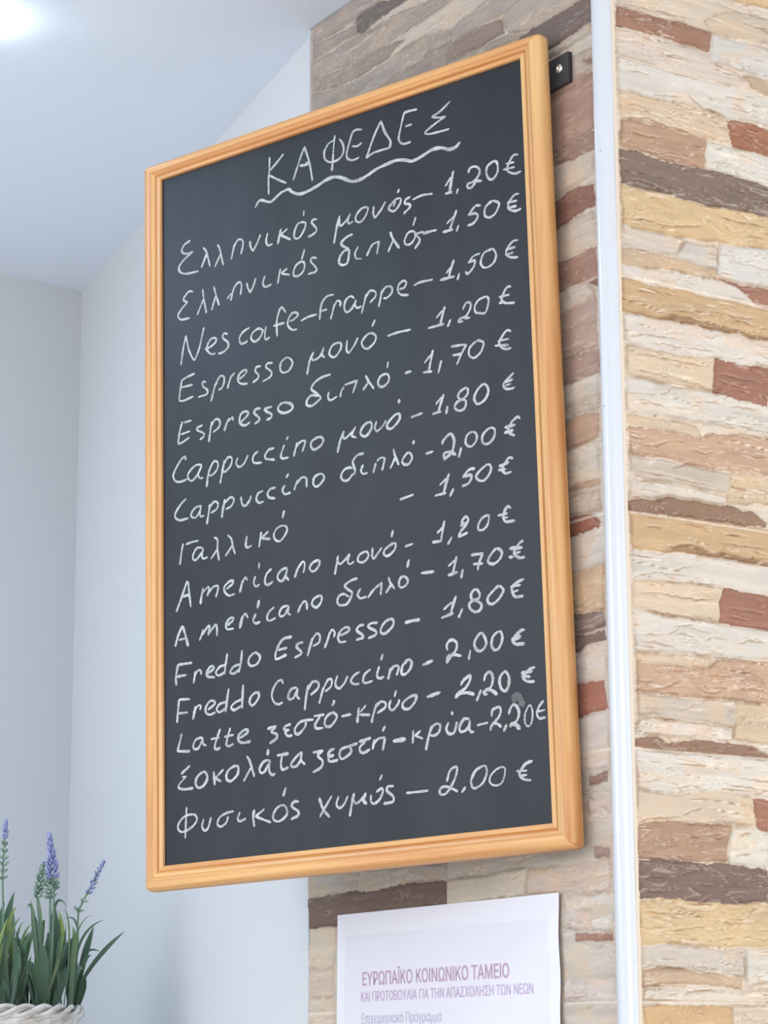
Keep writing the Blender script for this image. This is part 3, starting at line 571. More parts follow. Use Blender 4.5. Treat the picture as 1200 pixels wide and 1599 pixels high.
sbp.inputs['Distance'].default_value = 0.0012
snt.links.new(sn.outputs['Fac'], sbp.inputs['Height'])
snt.links.new(sbp.outputs['Normal'], sb.inputs['Normal'])


def inpoly(px, py, poly):
    ins = np.zeros(px.shape, bool)
    n = len(poly)
    for i in range(n):
        x0, y0 = poly[i]
        x1, y1 = poly[(i + 1) % n]
        if y0 == y1:
            continue
        c = (y0 > py) != (y1 > py)
        ins ^= c & (px < (x1 - x0) * (py - y0) / (y1 - y0) + x0)
    return ins


def blur(a, k):
    for ax in (0, 1):
        p = np.pad(a, [(k, k) if i == ax else (0, 0) for i in range(2)], mode='edge')
        c = np.cumsum(p, axis=ax)
        z = np.zeros_like(np.take(c, [0], axis=ax))
        c = np.concatenate([z, c], axis=ax)
        n = a.shape[ax]
        a = (np.take(c, range(2 * k + 1, n + 2 * k + 1), axis=ax) - np.take(c, range(0, n), axis=ax)) / (2 * k + 1)
    return a


def stone_face(name, udir, nrm, s0, s1, z0, z1, ds, text, seed, default, relief, joints, crisp, flat=None, creases=''):
    ns = int(round((s1 - s0) / ds)) + 1
    nz = int(round((z1 - z0) / ds)) + 1
    S, Z = np.meshgrid(np.linspace(s0, s1, ns), np.linspace(z0, z1, nz))
    wx = (fbm(S / 0.02, Z / 0.02, seed + 1, 3) - 0.5) * 0.005
    wz = (fbm(S / 0.022, Z / 0.022, seed + 2, 3) - 0.5) * 0.0055 + (fbm(S / 0.05, Z / 0.05, seed + 9, 2) - .5) * .004
    ids = np.zeros(S.shape, int)
    cols = [default]
    for k, ln in enumerate([l for l in text.strip().split('\n') if l.strip()]):
        tk = ln.split()
        cols.append((int(tk[0]), int(tk[1]), int(tk[2])))
        q = [float(t) / 1000.0 for t in tk[3:]]
        poly = list(zip(q[0::2], q[1::2]))
        ids[inpoly(S + wx, Z + wz, poly)] = k + 1
    C = np.array([srgb(*c)[:3] for c in cols])
    C = C * 0.80 + C.mean(1, keepdims=True) * 0.20 * np.array((1.03, 0.99, 0.96))
    rng = np.random.RandomState(seed)
    base_h = rng.rand(len(cols)) * 0.0022
    base_h[0] = -0.0006
    # cleft layers running along the course
    warp = (fbm(S / 0.045, Z / 0.03, seed + 3, 3) - 0.5)
    off = rng.rand(len(cols))[ids] * 7.0
    lay = fbm(S / 0.13 + off, Z / 0.0095 + warp * 1.9 + off * 3, seed + 4, 3)
    stair = lay * 6.0
    fr = stair - np.floor(stair)
    terr = (np.floor(stair) + np.clip(fr * 5.0, 0, 1)) / 6.0
    fine = fbm(S / 0.022 + off, Z / 0.004 + warp * 5, seed + 5, 3)
    def facets(cw, ch, sd, lean):
        # chipped faces: stretched cells, each a small tilted plane
        gx = (S + warp * 0.010) / cw + off
        gz = (Z + warp * 0.0035 + S * lean) / ch + off * 3
        ix, iz = np.floor(gx), np.floor(gz)
        f1 = np.full(S.shape, 9.0)
        f2 = np.full(S.shape, 9.0)
        hh = np.zeros(S.shape)
        tn = np.zeros(S.shape)
        ax, az, bx, bz = (np.zeros(S.shape) for _ in range(4))
        for dx in (-1, 0, 1):
            for dz in (-1, 0, 1):
                jx, jz = ix + dx, iz + dz
                rx, rz = gx - (jx + hash2(jx, jz, sd)), gz - (jz + hash2(jx, jz, sd + 1))
                dd = np.hypot(rx, rz)
                h = (hash2(jx, jz, sd + 2) - 0.5) * 1.0 - rz * (0.35 + 0.9 * hash2(jx, jz, sd + 3)) + rx * (hash2(jx, jz, sd + 4) - 0.5) * 0.8
                near = dd < f1
                second = ~near & (dd < f2)
                bx = np.where(near, ax, np.where(second, rx, bx))
                bz = np.where(near, az, np.where(second, rz, bz))
                ax = np.where(near, rx, ax)
                az = np.where(near, rz, az)
                f2 = np.where(near, f1, np.minimum(f2, dd))
                hh = np.where(near, h, hh)
                tn = np.where(near, hash2(jx, jz, sd + 5), tn)
                f1 = np.where(near, dd, f1)
        level = np.clip((np.abs(az - bz) - 0.8 * np.abs(ax - bx)) * 2.5, 0.06, 1)
        return hh, tn, f2 - f1, level

    ha, ta, ea, la_ = facets(0.068, 0.0095, seed + 40, 0.04)
    hb, tb_, eb2, lb_ = facets(0.030, 0.0050, seed + 60, -0.06)
    smooth_zone = np.clip((fbm(S / 0.05 + off, Z / 0.02 + off, seed + 8, 2) - 0.42) * 6, 0.12, 1)
    H = base_h[ids] + relief * smooth_zone * (0.0019 * ha + 0.0007 * hb) + relief * (0.0014 * terr + 0.0006 * fine)
    edge = np.zeros(S.shape)
    edge[:, 1:] += ids[:, 1:] != ids[:, :-1]
    edge[1:, :] += ids[1:, :] != ids[:-1, :]
    eb = blur(np.clip(edge, 0, 1), 1)
    H = blur(H, 1) - 0.0011 * np.clip(eb * 1.6, 0, 1)
    # tone of the printed, veined stone, with relief shade and highlights coloured in
    streak = fbm(S / 0.11 + off, Z / 0.0055 + warp * 2.5, seed + 6, 3)
    patch = fbm(S / 0.03 + off, Z / 0.018 + off, seed + 7, 3)
    tone = 0.82 + 0.24 * streak + 0.12 * (patch - 0.5) + 0.10 * (ta - 0.5) * smooth_zone
    crack_shade = crisp * la_ * np.clip((0.075 - ea) * 18, 0, 1) * np.clip((fbm(S / 0.03 + off, Z / 0.012, seed + 12, 2) - 0.42) * 7, 0, 1) * smooth_zone  # crease shade coloured in along the facet edges
    lum0 = C[ids].mean(-1)[..., None]
    A = C[ids] * tone[..., None] * (0.68 + 0.18 * lum0) * np.array((1.0, 0.975, 0.935))
    warm = np.array(srgb(205, 165, 120)[:3])
    lum = C[ids].mean(-1)
    wm = (np.clip((patch - 0.55) * 2.0, 0, 0.25) * np.clip((lum - 0.3) * 4, 0, 1))[..., None]
    A = A * (1 - wm) + warm * wm * 1.0
    cream = np.array(srgb(240, 230, 215)[:3])
    chip_light = np.clip((0.13 - np.abs(fr - 0.12)) * 9, 0, 1) * np.clip((streak - 0.45) * 5, 0, 1)
    chip_light = (chip_light * np.clip(lum * 0.8, 0.06, 0.32) * 0.35)[..., None]
    A = A * (1 - chip_light) + cream * chip_light  # pale streaks: highlights coloured in along the layers
    gate = np.clip((fbm(S / 0.055 + off, Z / 0.016 + off, seed + 15, 2) - 0.44) * 6, 0, 1) * (0.35 + 0.65 * crisp)
    print_shade = (np.clip((0.085 - np.abs(fr - 0.915)) * 16, 0, 1) * gate * 0.5)[..., None]
    A = A * (1 - print_shade) + A * np.array((0.60, 0.45, 0.33)) * print_shade  # shade of the layer steps drawn into the print
    lip = (np.clip((0.10 - np.abs(fr - 0.10)) * 12, 0, 1) * gate * np.clip(lum * 0.9, 0.06, 0.26))[..., None]
    A = A * (1 - lip) + cream * lip  # painted highlight along the edge of each step
    A = A * (1 - 0.75 * crack_shade[..., None] * np.array((0.55, 0.74, 0.92)))
    ledge = crisp * la_ * np.clip((0.055 - np.abs(ea - 0.14)) * 22, 0, 1) * np.clip((fbm(S / 0.03 + off, Z / 0.012, seed + 12, 2) - 0.42) * 7, 0, 1) * smooth_zone
    ledge = (ledge * np.clip(lum * 1.2, 0.12, 0.5))[..., None]
    A = A * (1 - ledge) + cream * ledge  # painted highlight band next to the facet edges
    seam_shade = np.clip(blur(np.clip(edge, 0, 1), 1) * 1.5, 0, 1) * np.clip((fbm(S / 0.03, Z / 0.02, seed + 14, 3) - 0.40) * 5, 0, 1)
    A = A * (1 - 0.55 * (0.4 + 0.6 * crisp) * seam_shade[..., None] * np.array((0.62, 0.76, 0.9)))  # shadow line painted between neighbouring stones
    # the long open clefts that run through single stones
    cw_ = (vnoise(S / 0.006, Z / 0.006, seed + 30) - 0.5) * 0.0022
    for k, ln in enumerate([l for l in creases.strip().split('\n') if l]):
        q = [float(t) * 1e-4 for t in ln.split()]
        pl = list(zip(q[0::2], q[1::2]))
        sel = np.s_[max(0, int((min(p[1] for p in pl) - 0.012 - z0) / ds)):int((max(p[1] for p in pl) + 0.012 - z0) / ds) + 1,
                    max(0, int((min(p[0] for p in pl) - 0.012 - s0) / ds)):int((max(p[0] for p in pl) + 0.012 - s0) / ds) + 1]
        ss, zz = S[sel], Z[sel] + cw_[sel]
        if ss.size == 0:
            continue
        best = np.full(ss.shape, 9.0)
        up = np.zeros(ss.shape)
        arc = np.zeros(ss.shape)
        nseg = len(pl) - 1
        for m_, ((xa, ya), (xb, yb)) in enumerate(zip(pl[:-1], pl[1:])):
            L2 = (xb - xa) ** 2 + (yb - ya) ** 2
            t = np.clip(((ss - xa) * (xb - xa) + (zz - ya) * (yb - ya)) / L2, 0, 1)
            dx, dz = ss - (xa + t * (xb - xa)), zz - (ya + t * (yb - ya))
            d = np.hypot(dx, dz)
            near = d < best
            up = np.where(near, dz, up)
            arc = np.where(near, (m_ + t) / nseg, arc)
            best = np.minimum(best, d)
        fade = np.clip(np.minimum(arc, 1 - arc) * 5, 0, 1) * np.clip(0.35 + 1.3 * vnoise(ss / 0.009, zz / 0.02, seed + 71 + k), 0, 1)
        wdt = 0.0005 + 0.0010 * vnoise(ss / 0.015, zz / 0.02, seed + 31 + k)
        dark = np.exp(-((best + 0.25 * np.maximum(up, 0)) / wdt) ** 2) * fade  # shade painted along the cleft, mostly on its lower side
        lite = np.exp(-((best - 0.0018) / 0.0008) ** 2) * (up > 0) * fade  # painted highlight just above the cleft
        # the upper lip of a cleft stands a little proud and slopes back into the stone
        H[sel] += fade * (0.0009 * np.exp(-best / 0.006) * (1 / (1 + np.exp(-up / 0.0006))) - 0.0005 * dark)
        a = A[sel]
        a = a * (1 - dark[..., None] * np.array((0.36, 0.47, 0.58)))
        lt = (lite * np.clip(lum[sel] * 0.6, 0.05, 0.26))[..., None]
        A[sel] = a * (1 - lt) + cream * lt
    for jz in joints:
        g = np.exp(-((Z - jz) / 0.0012) ** 2)
        H -= 0.0015 * g
        A = A * (1 - 0.5 * g[..., None]) + cream * 0.5 * g[..., None]
    if flat:
        f0, f1, f2, f3 = flat
        m = np.clip(np.minimum(np.minimum(S - f0, f1 - S), np.minimum(Z - f2, f3 - Z)) / 0.006, 0, 1)
        H = H * (1 - m) + np.minimum(H, H.mean() - 0.0004) * m
    P = (np.array(CORNER)[None, None, :] + np.array(udir)[None, None, :] * S[..., None]
         + np.array(nrm)[None, None, :] * (H - H.mean() - 0.0005)[..., None])
    P[..., 2] = Z
    V = P.reshape(-1, 3)
    # rim of the slab, pushed back into the pillar core
    idx = np.arange(ns * nz).reshape(nz, ns)
    a = idx[:-1, :-1].ravel()
    b = idx[:-1, 1:].ravel()
    c = idx[1:, 1:].ravel()
    d = idx[1:, :-1].ravel()
    quads = np.stack([a, b, c, d], 1)
    nrm_ = Vector(udir).cross(Vector((0, 0, 1)))
    if nrm_.dot(Vector(nrm)) < 0:
        quads = quads[:, ::-1]
    me = bpy.data.meshes.new(name)
    me.vertices.add(len(V))
    me.vertices.foreach_set('co', V.astype(np.float32).ravel())
    me.loops.add(quads.size)
    me.loops.foreach_set('vertex_index', quads.astype(np.int32).ravel())
    me.polygons.add(len(quads))
    me.polygons.foreach_set('loop_start', np.arange(0, quads.size, 4, dtype=np.int32))
    me.polygons.foreach_set('loop_total', np.full(len(quads), 4, dtype=np.int32))
    me.polygons.foreach_set('use_smooth', np.ones(len(quads), bool))
    me.update(calc_edges=True)
    at = me.attributes.new('stone_color', 'FLOAT_COLOR', 'POINT')
    rgba = np.concatenate([A.reshape(-1, 3), np.ones((len(V), 1))], 1).astype(np.float32)
    at.data.foreach_set('color', rgba.ravel())
    me.materials.append(M_STONE)
    o = bpy.data.objects.new(name, me)
    COL.objects.link(o)
    return struct(o)


def next_tile(text, step):
    # the same printed tile laid again beside the first
    out = []
    for ln in text.strip().split('\n'):
        tk = ln.split()
        q = [int(t) for t in tk[3:]]
        out.append(' '.join(tk[:3] + [str(c + step if i % 2 == 0 else c) for i, c in enumerate(q)]))
    return '\n'.join(out) + '\n'


stone_face('wall_pillar_right', RD, NR, 0.004, PW, 1.47, 2.812, 0.00125, next_tile(STONES_RIGHT, 226) + STONES_RIGHT, 11, (232, 216, 198), 0.9,
           [2.5615, 2.3127, 2.0569, 1.8124, 1.5614], 1.0, None, CREASES_RIGHT)
stone_face('wall_pillar_left', LD, NL, 0.004, 0.600, 1.47, 2.812, 0.0014, STONES_LEFT, 23, (216, 203, 190), 0.4,
           [1.5625, 1.8124, 2.0569, 2.3127], 0.45, (0.045, 0.105, 2.535, 2.59))

# rest of the pillar below and beyond the detailed courses: same cladding, brick-laid
M_STONE_B, bnt, bb = new_mat('stone_tile_plain', (0.7, 0.6, 0.5, 1), 0.65, 0, 0.3)
bt = nd(bnt, 'ShaderNodeTexBrick')
bt.inputs['Color1'].default_value = srgb(222, 204, 184)
bt.inputs['Color2'].default_value = srgb(178, 140, 112)
bt.inputs['Mortar'].default_value = srgb(205, 190, 172)
bt.inputs['Scale'].default_value = 1.0
bt.inputs['Mortar Size'].default_value = 0.002
bt.inputs['Brick Width'].default_value = 0.22
bt.inputs['Row Height'].default_value = 0.04
btc = nd(bnt, 'ShaderNodeUVMap')
bnt.links.new(btc.outputs['UV'], bt.inputs['Vector'])
bnt.links.new(bt.outputs['Color'], bb.inputs['Base Color'])


def plain_stone(name, udir, nrm, s0, s1, z0, z1):
    a = CORNER + udir * s0 - nrm * 0.0005
    b = CORNER + udir * s1 - nrm * 0.0005
    t = -nrm * 0.0105
    v = []
    for z in (z0, z1):
        for p in (a, b, b + t, a + t):
            v.append((p.x, p.y, z))
    f = [(3, 2, 1, 0), (4, 5, 6, 7), (0, 1, 5, 4), (1, 2, 6, 5), (2, 3, 7, 6), (3, 0, 4, 7)]
    o = mesh_obj(name, v, f, M_STONE_B)
    bm = bmesh.new()
    bm.from_mesh(o.data)
    bmesh.ops.recalc_face_normals(bm, faces=bm.faces)
    uv = bm.loops.layers.uv.new('uv')
    for fc in bm.faces:
        for lp in fc.loops:
            lp[uv].uv = ((lp.vert.co - CORNER).dot(udir), lp.vert.co.z)
    bm.to_mesh(o.data)
    bm.free()
    return struct(o)


plain_stone('wall_pillar_right_base', RD, NR, 0.004, PW, 0.0, 1.47)
plain_stone('wall_pillar_left_base', LD, NL, 0.004, 0.6, 0.0, 1.47)

# ---------------------------------------------------------------- trims
M_TRIM, tnt, tb = new_mat('white_trim', (0.56, 0.585, 0.63, 1), 0.28, 0, 0.6)
tb.inputs['Coat Weight'].default_value = 0.7
tb.inputs['Coat Roughness'].default_value = 0.12
tv = nd(tnt, 'ShaderNodeTexVoronoi')
tv.inputs['Scale'].default_value = 42
ttc = nd(tnt, 'ShaderNodeTexCoord')
tm = nd(tnt, 'ShaderNodeMixRGB')
tr = nd(tnt, 'ShaderNodeMapRange')
tr.inputs['From Min'].default_value = 0.045
tr.inputs['From Max'].default_value = 0.06
tr.inputs['To Min'].default_value = 0.0
tr.inputs['To Max'].default_value = 1.0
tm.inputs['Color1'].default_value = (0.35, 0.33, 0.34, 1)
tm.inputs['Color2'].default_value = (0.56, 0.585, 0.63, 1)
tnt.links.new(ttc.outputs['Object'], tv.inputs['Vector'])
tnt.links.new(tv.outputs['Distance'], tr.inputs['Value'])
tnt.links.new(tr.outputs['Result'], tm.inputs['Fac'])
tnt.links.new(tm.outputs['Color'], tb.inputs['Base Color'])


def rod(name, c, r, z0, z1, mat, seg=40, rings=60):
    mb = MB()
    v = []
    f = []
    for i in range(rings + 1):
        z = z0 + (z1 - z0) * i / rings
        for k in range(seg):
            a = 2 * math.pi * k / seg
            v.append((c.x + r * math.cos(a), c.y + r * math.sin(a), z))
    for i in range(rings):
        for k in range(seg):
            f.append((i * seg + k, i * seg + (k + 1) % seg, (i + 1) * seg + (k + 1) % seg, (i + 1) * seg + k))
    f.append(tuple(range(seg - 1, -1, -1)))
    f.append(tuple(range(rings * seg, (rings + 1) * seg)))
    mb.add(v, f)
    return struct(mb.build(name, mat))


rod('trim_1', CORNER - NL * 0.0005 - NR * 0.0005, 0.0108, 0.0, CEIL_Z, M_TRIM)
# cream grout bead between the rounded corner trim and the stone of the right face
M_GROUT, _, _ = new_mat('cream_grout', srgb(212, 198, 180), 0.7, 0, 0.2)
g0 = CORNER + RD * 0.009 - NR * 0.004
gp = [g0, g0 + RD * 0.0075, g0 + RD * 0.0075 + NR * 0.0055, g0 + NR * 0.0075]
if sum(gp[i].x * gp[(i + 1) % 4].y - gp[(i + 1) % 4].x * gp[i].y for i in range(4)) < 0:
    gp.reverse()
struct(prism('trim_2', [(p.x, p.y) for p in gp], 0.0, CEIL_Z, M_GROUT))
# thin pale edge strip where the cladding stops at the painted wall
e0 = CORNER + LD * 0.5995 - NL * 0.008
ep = [e0, e0 + LD * 0.0028, e0 + LD * 0.0028 + NL * 0.0085, e0 + NL * 0.0085]
if sum(ep[i].x * ep[(i + 1) % 4].y - ep[(i + 1) % 4].x * ep[i].y for i in range(4)) < 0:
    ep.reverse()
struct(prism('trim_3', [(p.x, p.y) for p in ep], 0.0, CEIL_Z, M_TRIM))

# ---------------------------------------------------------------- framed chalkboard
EU = Vector((0.78964177, -0.61298992, 0.02663152)).normalized()
EV = Vector((-0.02015746, 0.01746338, 0.99964429))
EV = (EV - EU * EV.dot(EU)).normalized()
EN = EU.cross(EV).normalized()               # faces the room
P0 = Vector((-0.27094802, 2.81732312, 2.56661777))   # top left corner of the writing surface
BW, BH = 0.5385, 0.840
board_mw = Matrix(((EU.x, EV.x, EN.x, P0.x), (EU.y, EV.y, EN.y, P0.y), (EU.z, EV.z, EN.z, P0.z), (0, 0, 0, 1)))
board = empty('menu_board', board_mw)
tag(board, 'large black chalkboard in a pine frame with a handwritten coffee price list', 'chalkboard')

M_SLATE, bnt2, bs = new_mat('chalkboard_black', srgb(62, 67, 77), 0.5, 0, 0.40)
ctc = nd(bnt2, 'ShaderNodeTexCoord')
cmap = nd(bnt2, 'ShaderNodeMapping')
cmap.inputs['Scale'].default_value = (9, 2.2, 1)
cn = nd(bnt2, 'ShaderNodeTexNoise')
cn.inputs['Scale'].default_value = 1.4
cn.inputs['Detail'].default_value = 5
cn.inputs['Roughness'].default_value = 0.6
cr = nd(bnt2, 'ShaderNodeValToRGB')
cr.color_ramp.elements[0].position = 0.35
cr.color_ramp.elements[0].color = srgb(19, 23, 32)
cr.color_ramp.elements[1].position = 0.78
cr.color_ramp.elements[1].color = srgb(33, 37, 45)
bnt2.links.new(ctc.outputs['Object'], cmap.inputs['Vector'])
bnt2.links.new(cmap.outputs['Vector'], cn.inputs['Vector'])
bnt2.links.new(cn.outputs['Fac'], cr.inputs['Fac'])
bnt2.links.new(cr.outputs['Color'], bs.inputs['Base Color'])

M_PINE, pnt, pb = new_mat('varnished_pine', srgb(225, 168, 105), 0.38, 0, 0.45)
puv = nd(pnt, 'ShaderNodeUVMap')
pmap = nd(pnt, 'ShaderNodeMapping')
pmap.inputs['Scale'].default_value = (2.2, 95, 1)
pn = nd(pnt, 'ShaderNodeTexNoise')
pn.inputs['Scale'].default_value = 1.0
pn.inputs['Detail'].default_value = 4
pn.inputs['Roughness'].default_value = 0.55
pn.inputs['Distortion'].default_value = 0.35
pr = nd(pnt, 'ShaderNodeValToRGB')
pr.color_ramp.elements[0].position = 0.30
pr.color_ramp.elements[0].color = srgb(188, 126, 74)
pr.color_ramp.elements[1].position = 0.66
pr.color_ramp.elements[1].color = srgb(220, 176, 120)
pm2 = nd(pnt, 'ShaderNodeMapping')
pm2.inputs['Scale'].default_value = (14, 700, 1)
pn2 = nd(pnt, 'ShaderNodeTexNoise')
pn2.inputs['Scale'].default_value = 1.0
pn2.inputs['Detail'].default_value = 2
pmx = nd(pnt, 'ShaderNodeMixRGB', blend_type='MULTIPLY')
pmx.inputs['Fac'].default_value = 1.0
pmr = nd(pnt, 'ShaderNodeMapRange')
pmr.inputs['To Min'].default_value = 0.86
pmr.inputs['To Max'].default_value = 1.12
pobj = nd(pnt, 'ShaderNodeObjectInfo')
ptone = nd(pnt, 'ShaderNodeMixRGB', blend_type='MULTIPLY')
ptone.inputs['Fac'].default_value = 1.0
for a_, b_ in ((puv.outputs['UV'], pmap.inputs['Vector']), (pmap.outputs['Vector'], pn.inputs['Vector']),
               (pn.outputs['Fac'], pr.inputs['Fac']), (puv.outputs['UV'], pm2.inputs['Vector']),
               (pm2.outputs['Vector'], pn2.inputs['Vector']), (pn2.outputs['Fac'], pmr.inputs['Value']),
               (pr.outputs['Color'], pmx.inputs['Color1']), (pmr.outputs['Result'], pmx.inputs['Color2']),
               (pmx.outputs['Color'], ptone.inputs['Color1']), (pobj.outputs['Color'], ptone.inputs['Color2']),
               (ptone.outputs['Color'], pb.inputs['Base Color'])):
    pnt.links.new(a_, b_)

# slate: local x right, y up, z towards the room; top left of the visible face at the origin
sv = []
for z in (-0.006, 0.0):
    sv += [(-0.006, 0.006, z), (BW + 0.006, 0.006, z), (BW + 0.006, -BH - 0.006, z), (-0.006, -BH - 0.006, z)]
slate = mesh_obj('slate_panel', sv, [(0, 1, 2, 3), (7, 6, 5, 4), (0, 4, 5, 1), (1, 5, 6, 2), (2, 6, 7, 3), (3, 7, 4, 0)],
                 M_SLATE, board)

# frame rail profile: (fraction of rail width outwards from the inner lip, height over the slate)
PROFILE = [(0.0, -0.004), (0.0, 0.0030), (0.03, 0.0040), (0.11, 0.0044), (0.19, 0.0040), (0.225, 0.0020), (0.25, 0.0016),
           (0.275, 0.0020), (0.30, 0.0046), (0.36, 0.0058), (0.43, 0.0065), (0.46, 0.0058), (0.48, 0.0058), (0.52, 0.0070), (0.64, 0.0072), (0.76, 0.0067),
           (0.86, 0.0054), (0.93, 0.0034), (0.98, 0.0004), (1.0, -0.0030), (1.0, -0.0105), (0.97, -0.0118), (0.0, -0.0118)]
RW = {'top': 0.0230, 'right': 0.0285, 'bottom': 0.0278, 'left': 0.0287}


def frame_rail(side, seed):
    """one mitred rail; its outer corners are rounded off with the neighbouring rails"""
    x0, x1, y0, y1 = 0.0, BW, -BH, 0.0
    R = 0.0068
    rings = []                                   # one list of points per profile point
    order = {'top': ('left', 'right'), 'right': ('top', 'bottom'), 'bottom': ('right', 'left'), 'left': ('bottom', 'top')}
    pa, pb_ = order[side]

    def corner(a, b, t):
        """centre line of outer contour at the corner shared by sides a and b for offset fraction t"""
        ox = RW['left'] * t if 'left' in (a, b) else RW['right'] * t
        oy = RW['top'] * t if 'top' in (a, b) else RW['bottom'] * t
        x = x0 - ox if 'left' in (a, b) else x1 + ox
        y = y1 + oy if 'top' in (a, b) else y0 - oy
        return x, y

    for t, h in PROFILE:
        rr = max(0.0, R - (1 - t) * RW[side])
        A = Vector((*corner(pa, side, t), 0))
        B = Vector((*corner(side, pb_, t), 0))
        d = (B - A).normalized()
        nin = Vector((d.y, -d.x, 0))             # towards the middle of the board (clockwise walk)
        pts = []
        NA = 5
        for k in range(NA + 1):                  # 45 degrees of corner arc at the start
            an = math.radians(45) * (1 - k / NA)
            pts.append(A + d * (rr - rr * math.sin(an)) + nin * (rr - rr * math.cos(an)))
        NM = 24
        for k in range(1, NM):
            pts.append((A + d * rr).lerp(B - d * rr, k / NM))
        for k in range(NA + 1):
            an = math.radians(45) * (k / NA)
            pts.append(B - d * (rr - rr * math.sin(an)) + nin * (rr - rr * math.cos(an)))
        rings.append([(p.x, p.y, h) for p in pts])
    n = len(rings[0])
    m = len(rings)
    v = [p for r_ in rings for p in r_]
    f = []
    for j in range(m):
        j2 = (j + 1) % m
        for i in range(n - 1):
            f.append((j * n + i, j * n + i + 1, j2 * n + i + 1, j2 * n + i))
    f.append(tuple(j * n for j in range(m)))
    f.append(tuple(j * n + n - 1 for j in range(m - 1, -1, -1)))
    o = mesh_obj('frame_rail', v, f, M_PINE, board)
    bm = bmesh.new()
    bm.from_mesh(o.data)
    bmesh.ops.recalc_face_normals(bm, faces=bm.faces)
    uv = bm.loops.layers.uv.new('uv')
    hor = side in ('top', 'bottom')
    for fc in bm.faces:
        fc.smooth = len(fc.verts) == 4
        for lp in fc.loops:
            c = lp.vert.co
            along, across = (c.x, c.y) if hor else (c.y, c.x)
            lp[uv].uv = (along + seed * 3.1, across + c.z * 0.8 + seed * 1.7)
    for e in bm.edges:
        if len(e.link_faces) == 2 and e.calc_face_angle(0) > math.radians(38):
            e.smooth = False
    bm.to_mesh(o.data)
    bm.free()
    return o


for k, s_ in enumerate(('top', 'right', 'bottom', 'left')):
    # every rail is a separate piece of pine; tints differ, the top one darkest
    frame_rail(s_, k + 1).color = {'top': (0.98, 0.88, 0.80, 1), 'right': (1.0, 1.04, 1.04, 1),
                                   'bottom': (1.02, 1.0, 0.95, 1), 'left': (0.97, 0.95, 0.95, 1)}[s_]

# chalk handwriting: flat strokes of chalk laid on the slate
M_CHALK, knt, kb = new_mat('white_chalk', (0.56, 0.575, 0.585, 1), 0.95, 0, 0.05)


def chalk_setup(nt, bsdf, lo, hi):
    tc = nd(nt, 'ShaderNodeTexCoord')
    n = nd(nt, 'ShaderNodeTexNoise')
    n.inputs['Scale'].default_value = 900
    n.inputs['Detail'].default_value = 3
    n2 = nd(nt, 'ShaderNodeTexNoise')
    n2.inputs['Scale'].default_value = 70
    n2.inputs['Detail'].default_value = 2
    ad = nd(nt, 'ShaderNodeMath', operation='ADD')
    ml = nd(nt, 'ShaderNodeMath', operation='MULTIPLY')
    ml.inputs[1].default_value = 0.6
    mr = nd(nt, 'ShaderNodeMapRange')
    mr.inputs['From Min'].default_value = 0.55
    mr.inputs['From Max'].default_value = 0.95
    mr.inputs['To Min'].default_value = lo
    mr.inputs['To Max'].default_value = hi
    nt.links.new(tc.outputs['Object'], n.inputs['Vector'])
    nt.links.new(tc.outputs['Object'], n2.inputs['Vector'])
    nt.links.new(n2.outputs['Fac'], ml.inputs[0])
    nt.links.new(n.outputs['Fac'], ad.inputs[0])
    nt.links.new(ml.outputs[0], ad.inputs[1])
    nt.links.new(ad.outputs[0], mr.inputs['Value'])
    nt.links.new(mr.outputs['Result'], bsdf.inputs['Alpha'])


chalk_setup(knt, kb, 0.36, 1.0)
M_FAINT, knt2, kb2 = new_mat('faint_chalk', (0.70, 0.75, 0.80, 1), 0.95, 0, 0.05)
chalk_setup(knt2, kb2, 0.22, 0.80)


def smooth_path(p, step=0.0012):
    if len(p) == 2:
        L = (p[1] - p[0]).length
        n = max(3, int(L / step))
        return [p[0].lerp(p[1], i / n) for i in range(n + 1)]
    closed = (p[0] - p[-1]).length < 1e-4
    out = []
    n = len(p)
    for i in range(n - 1):
        a = p[i - 1] if i > 0 else (p[-2] if closed else p[0] * 2 - p[1])
        d = p[i + 2] if i + 2 < n else (p[1] if closed else p[-1] * 2 - p[-2])
        b, c = p[i], p[i + 1]
        k = max(2, int((c - b).length / step))
        for j in range(k):
            t = j / k
            out.append(0.5 * ((2 * b) + (c - a) * t + (2 * a - 5 * b + 4 * c - d) * t * t + (3 * b - a - 3 * c + d) * t ** 3))
    out.append(p[-1])
    return out


def stroke_strip(mb, pts, w, z, rnd):
    path = smooth_path(pts)
    n = len(path)
    L, Rr = [], []
    ph = rnd.random() * 6
    for i, p in enumerate(path):
        t = path[min(i + 1, n - 1)] - path[max(i - 1, 0)]
        if t.length < 1e-7:
            t = Vector((1, 0))
        t.normalize()
        nn = Vector((-t.y, t.x))
        ww = w * (0.5 + 0.06 * math.sin(i * 0.35 + ph)) * (1 + rnd.uniform(-0.13, 0.13))
        if i in (0, n - 1):
            ww *= 0.55
        L.append(p + nn * ww)
        Rr.append(p - nn * ww * (1 + rnd.uniform(-0.12, 0.12)))
    t0 = (path[0] - path[1]).normalized() * w * 0.32
    t1 = (path[-1] - path[-2]).normalized() * w * 0.32
    v = [(path[0].x + t0.x, path[0].y + t0.y, z)]
    for a, b in zip(L, Rr):
        v += [(a.x, a.y, z), (b.x, b.y, z)]
    v.append((path[-1].x + t1.x, path[-1].y + t1.y, z))
    f = [(0, 2, 1)]
    for i in range(n - 1):
        f.append((1 + 2 * i, 2 + 2 * i, 4 + 2 * i, 3 + 2 * i))
    f.append((2 * n - 1, 2 * n, 2 * n + 1))
    mb.add(v, f)


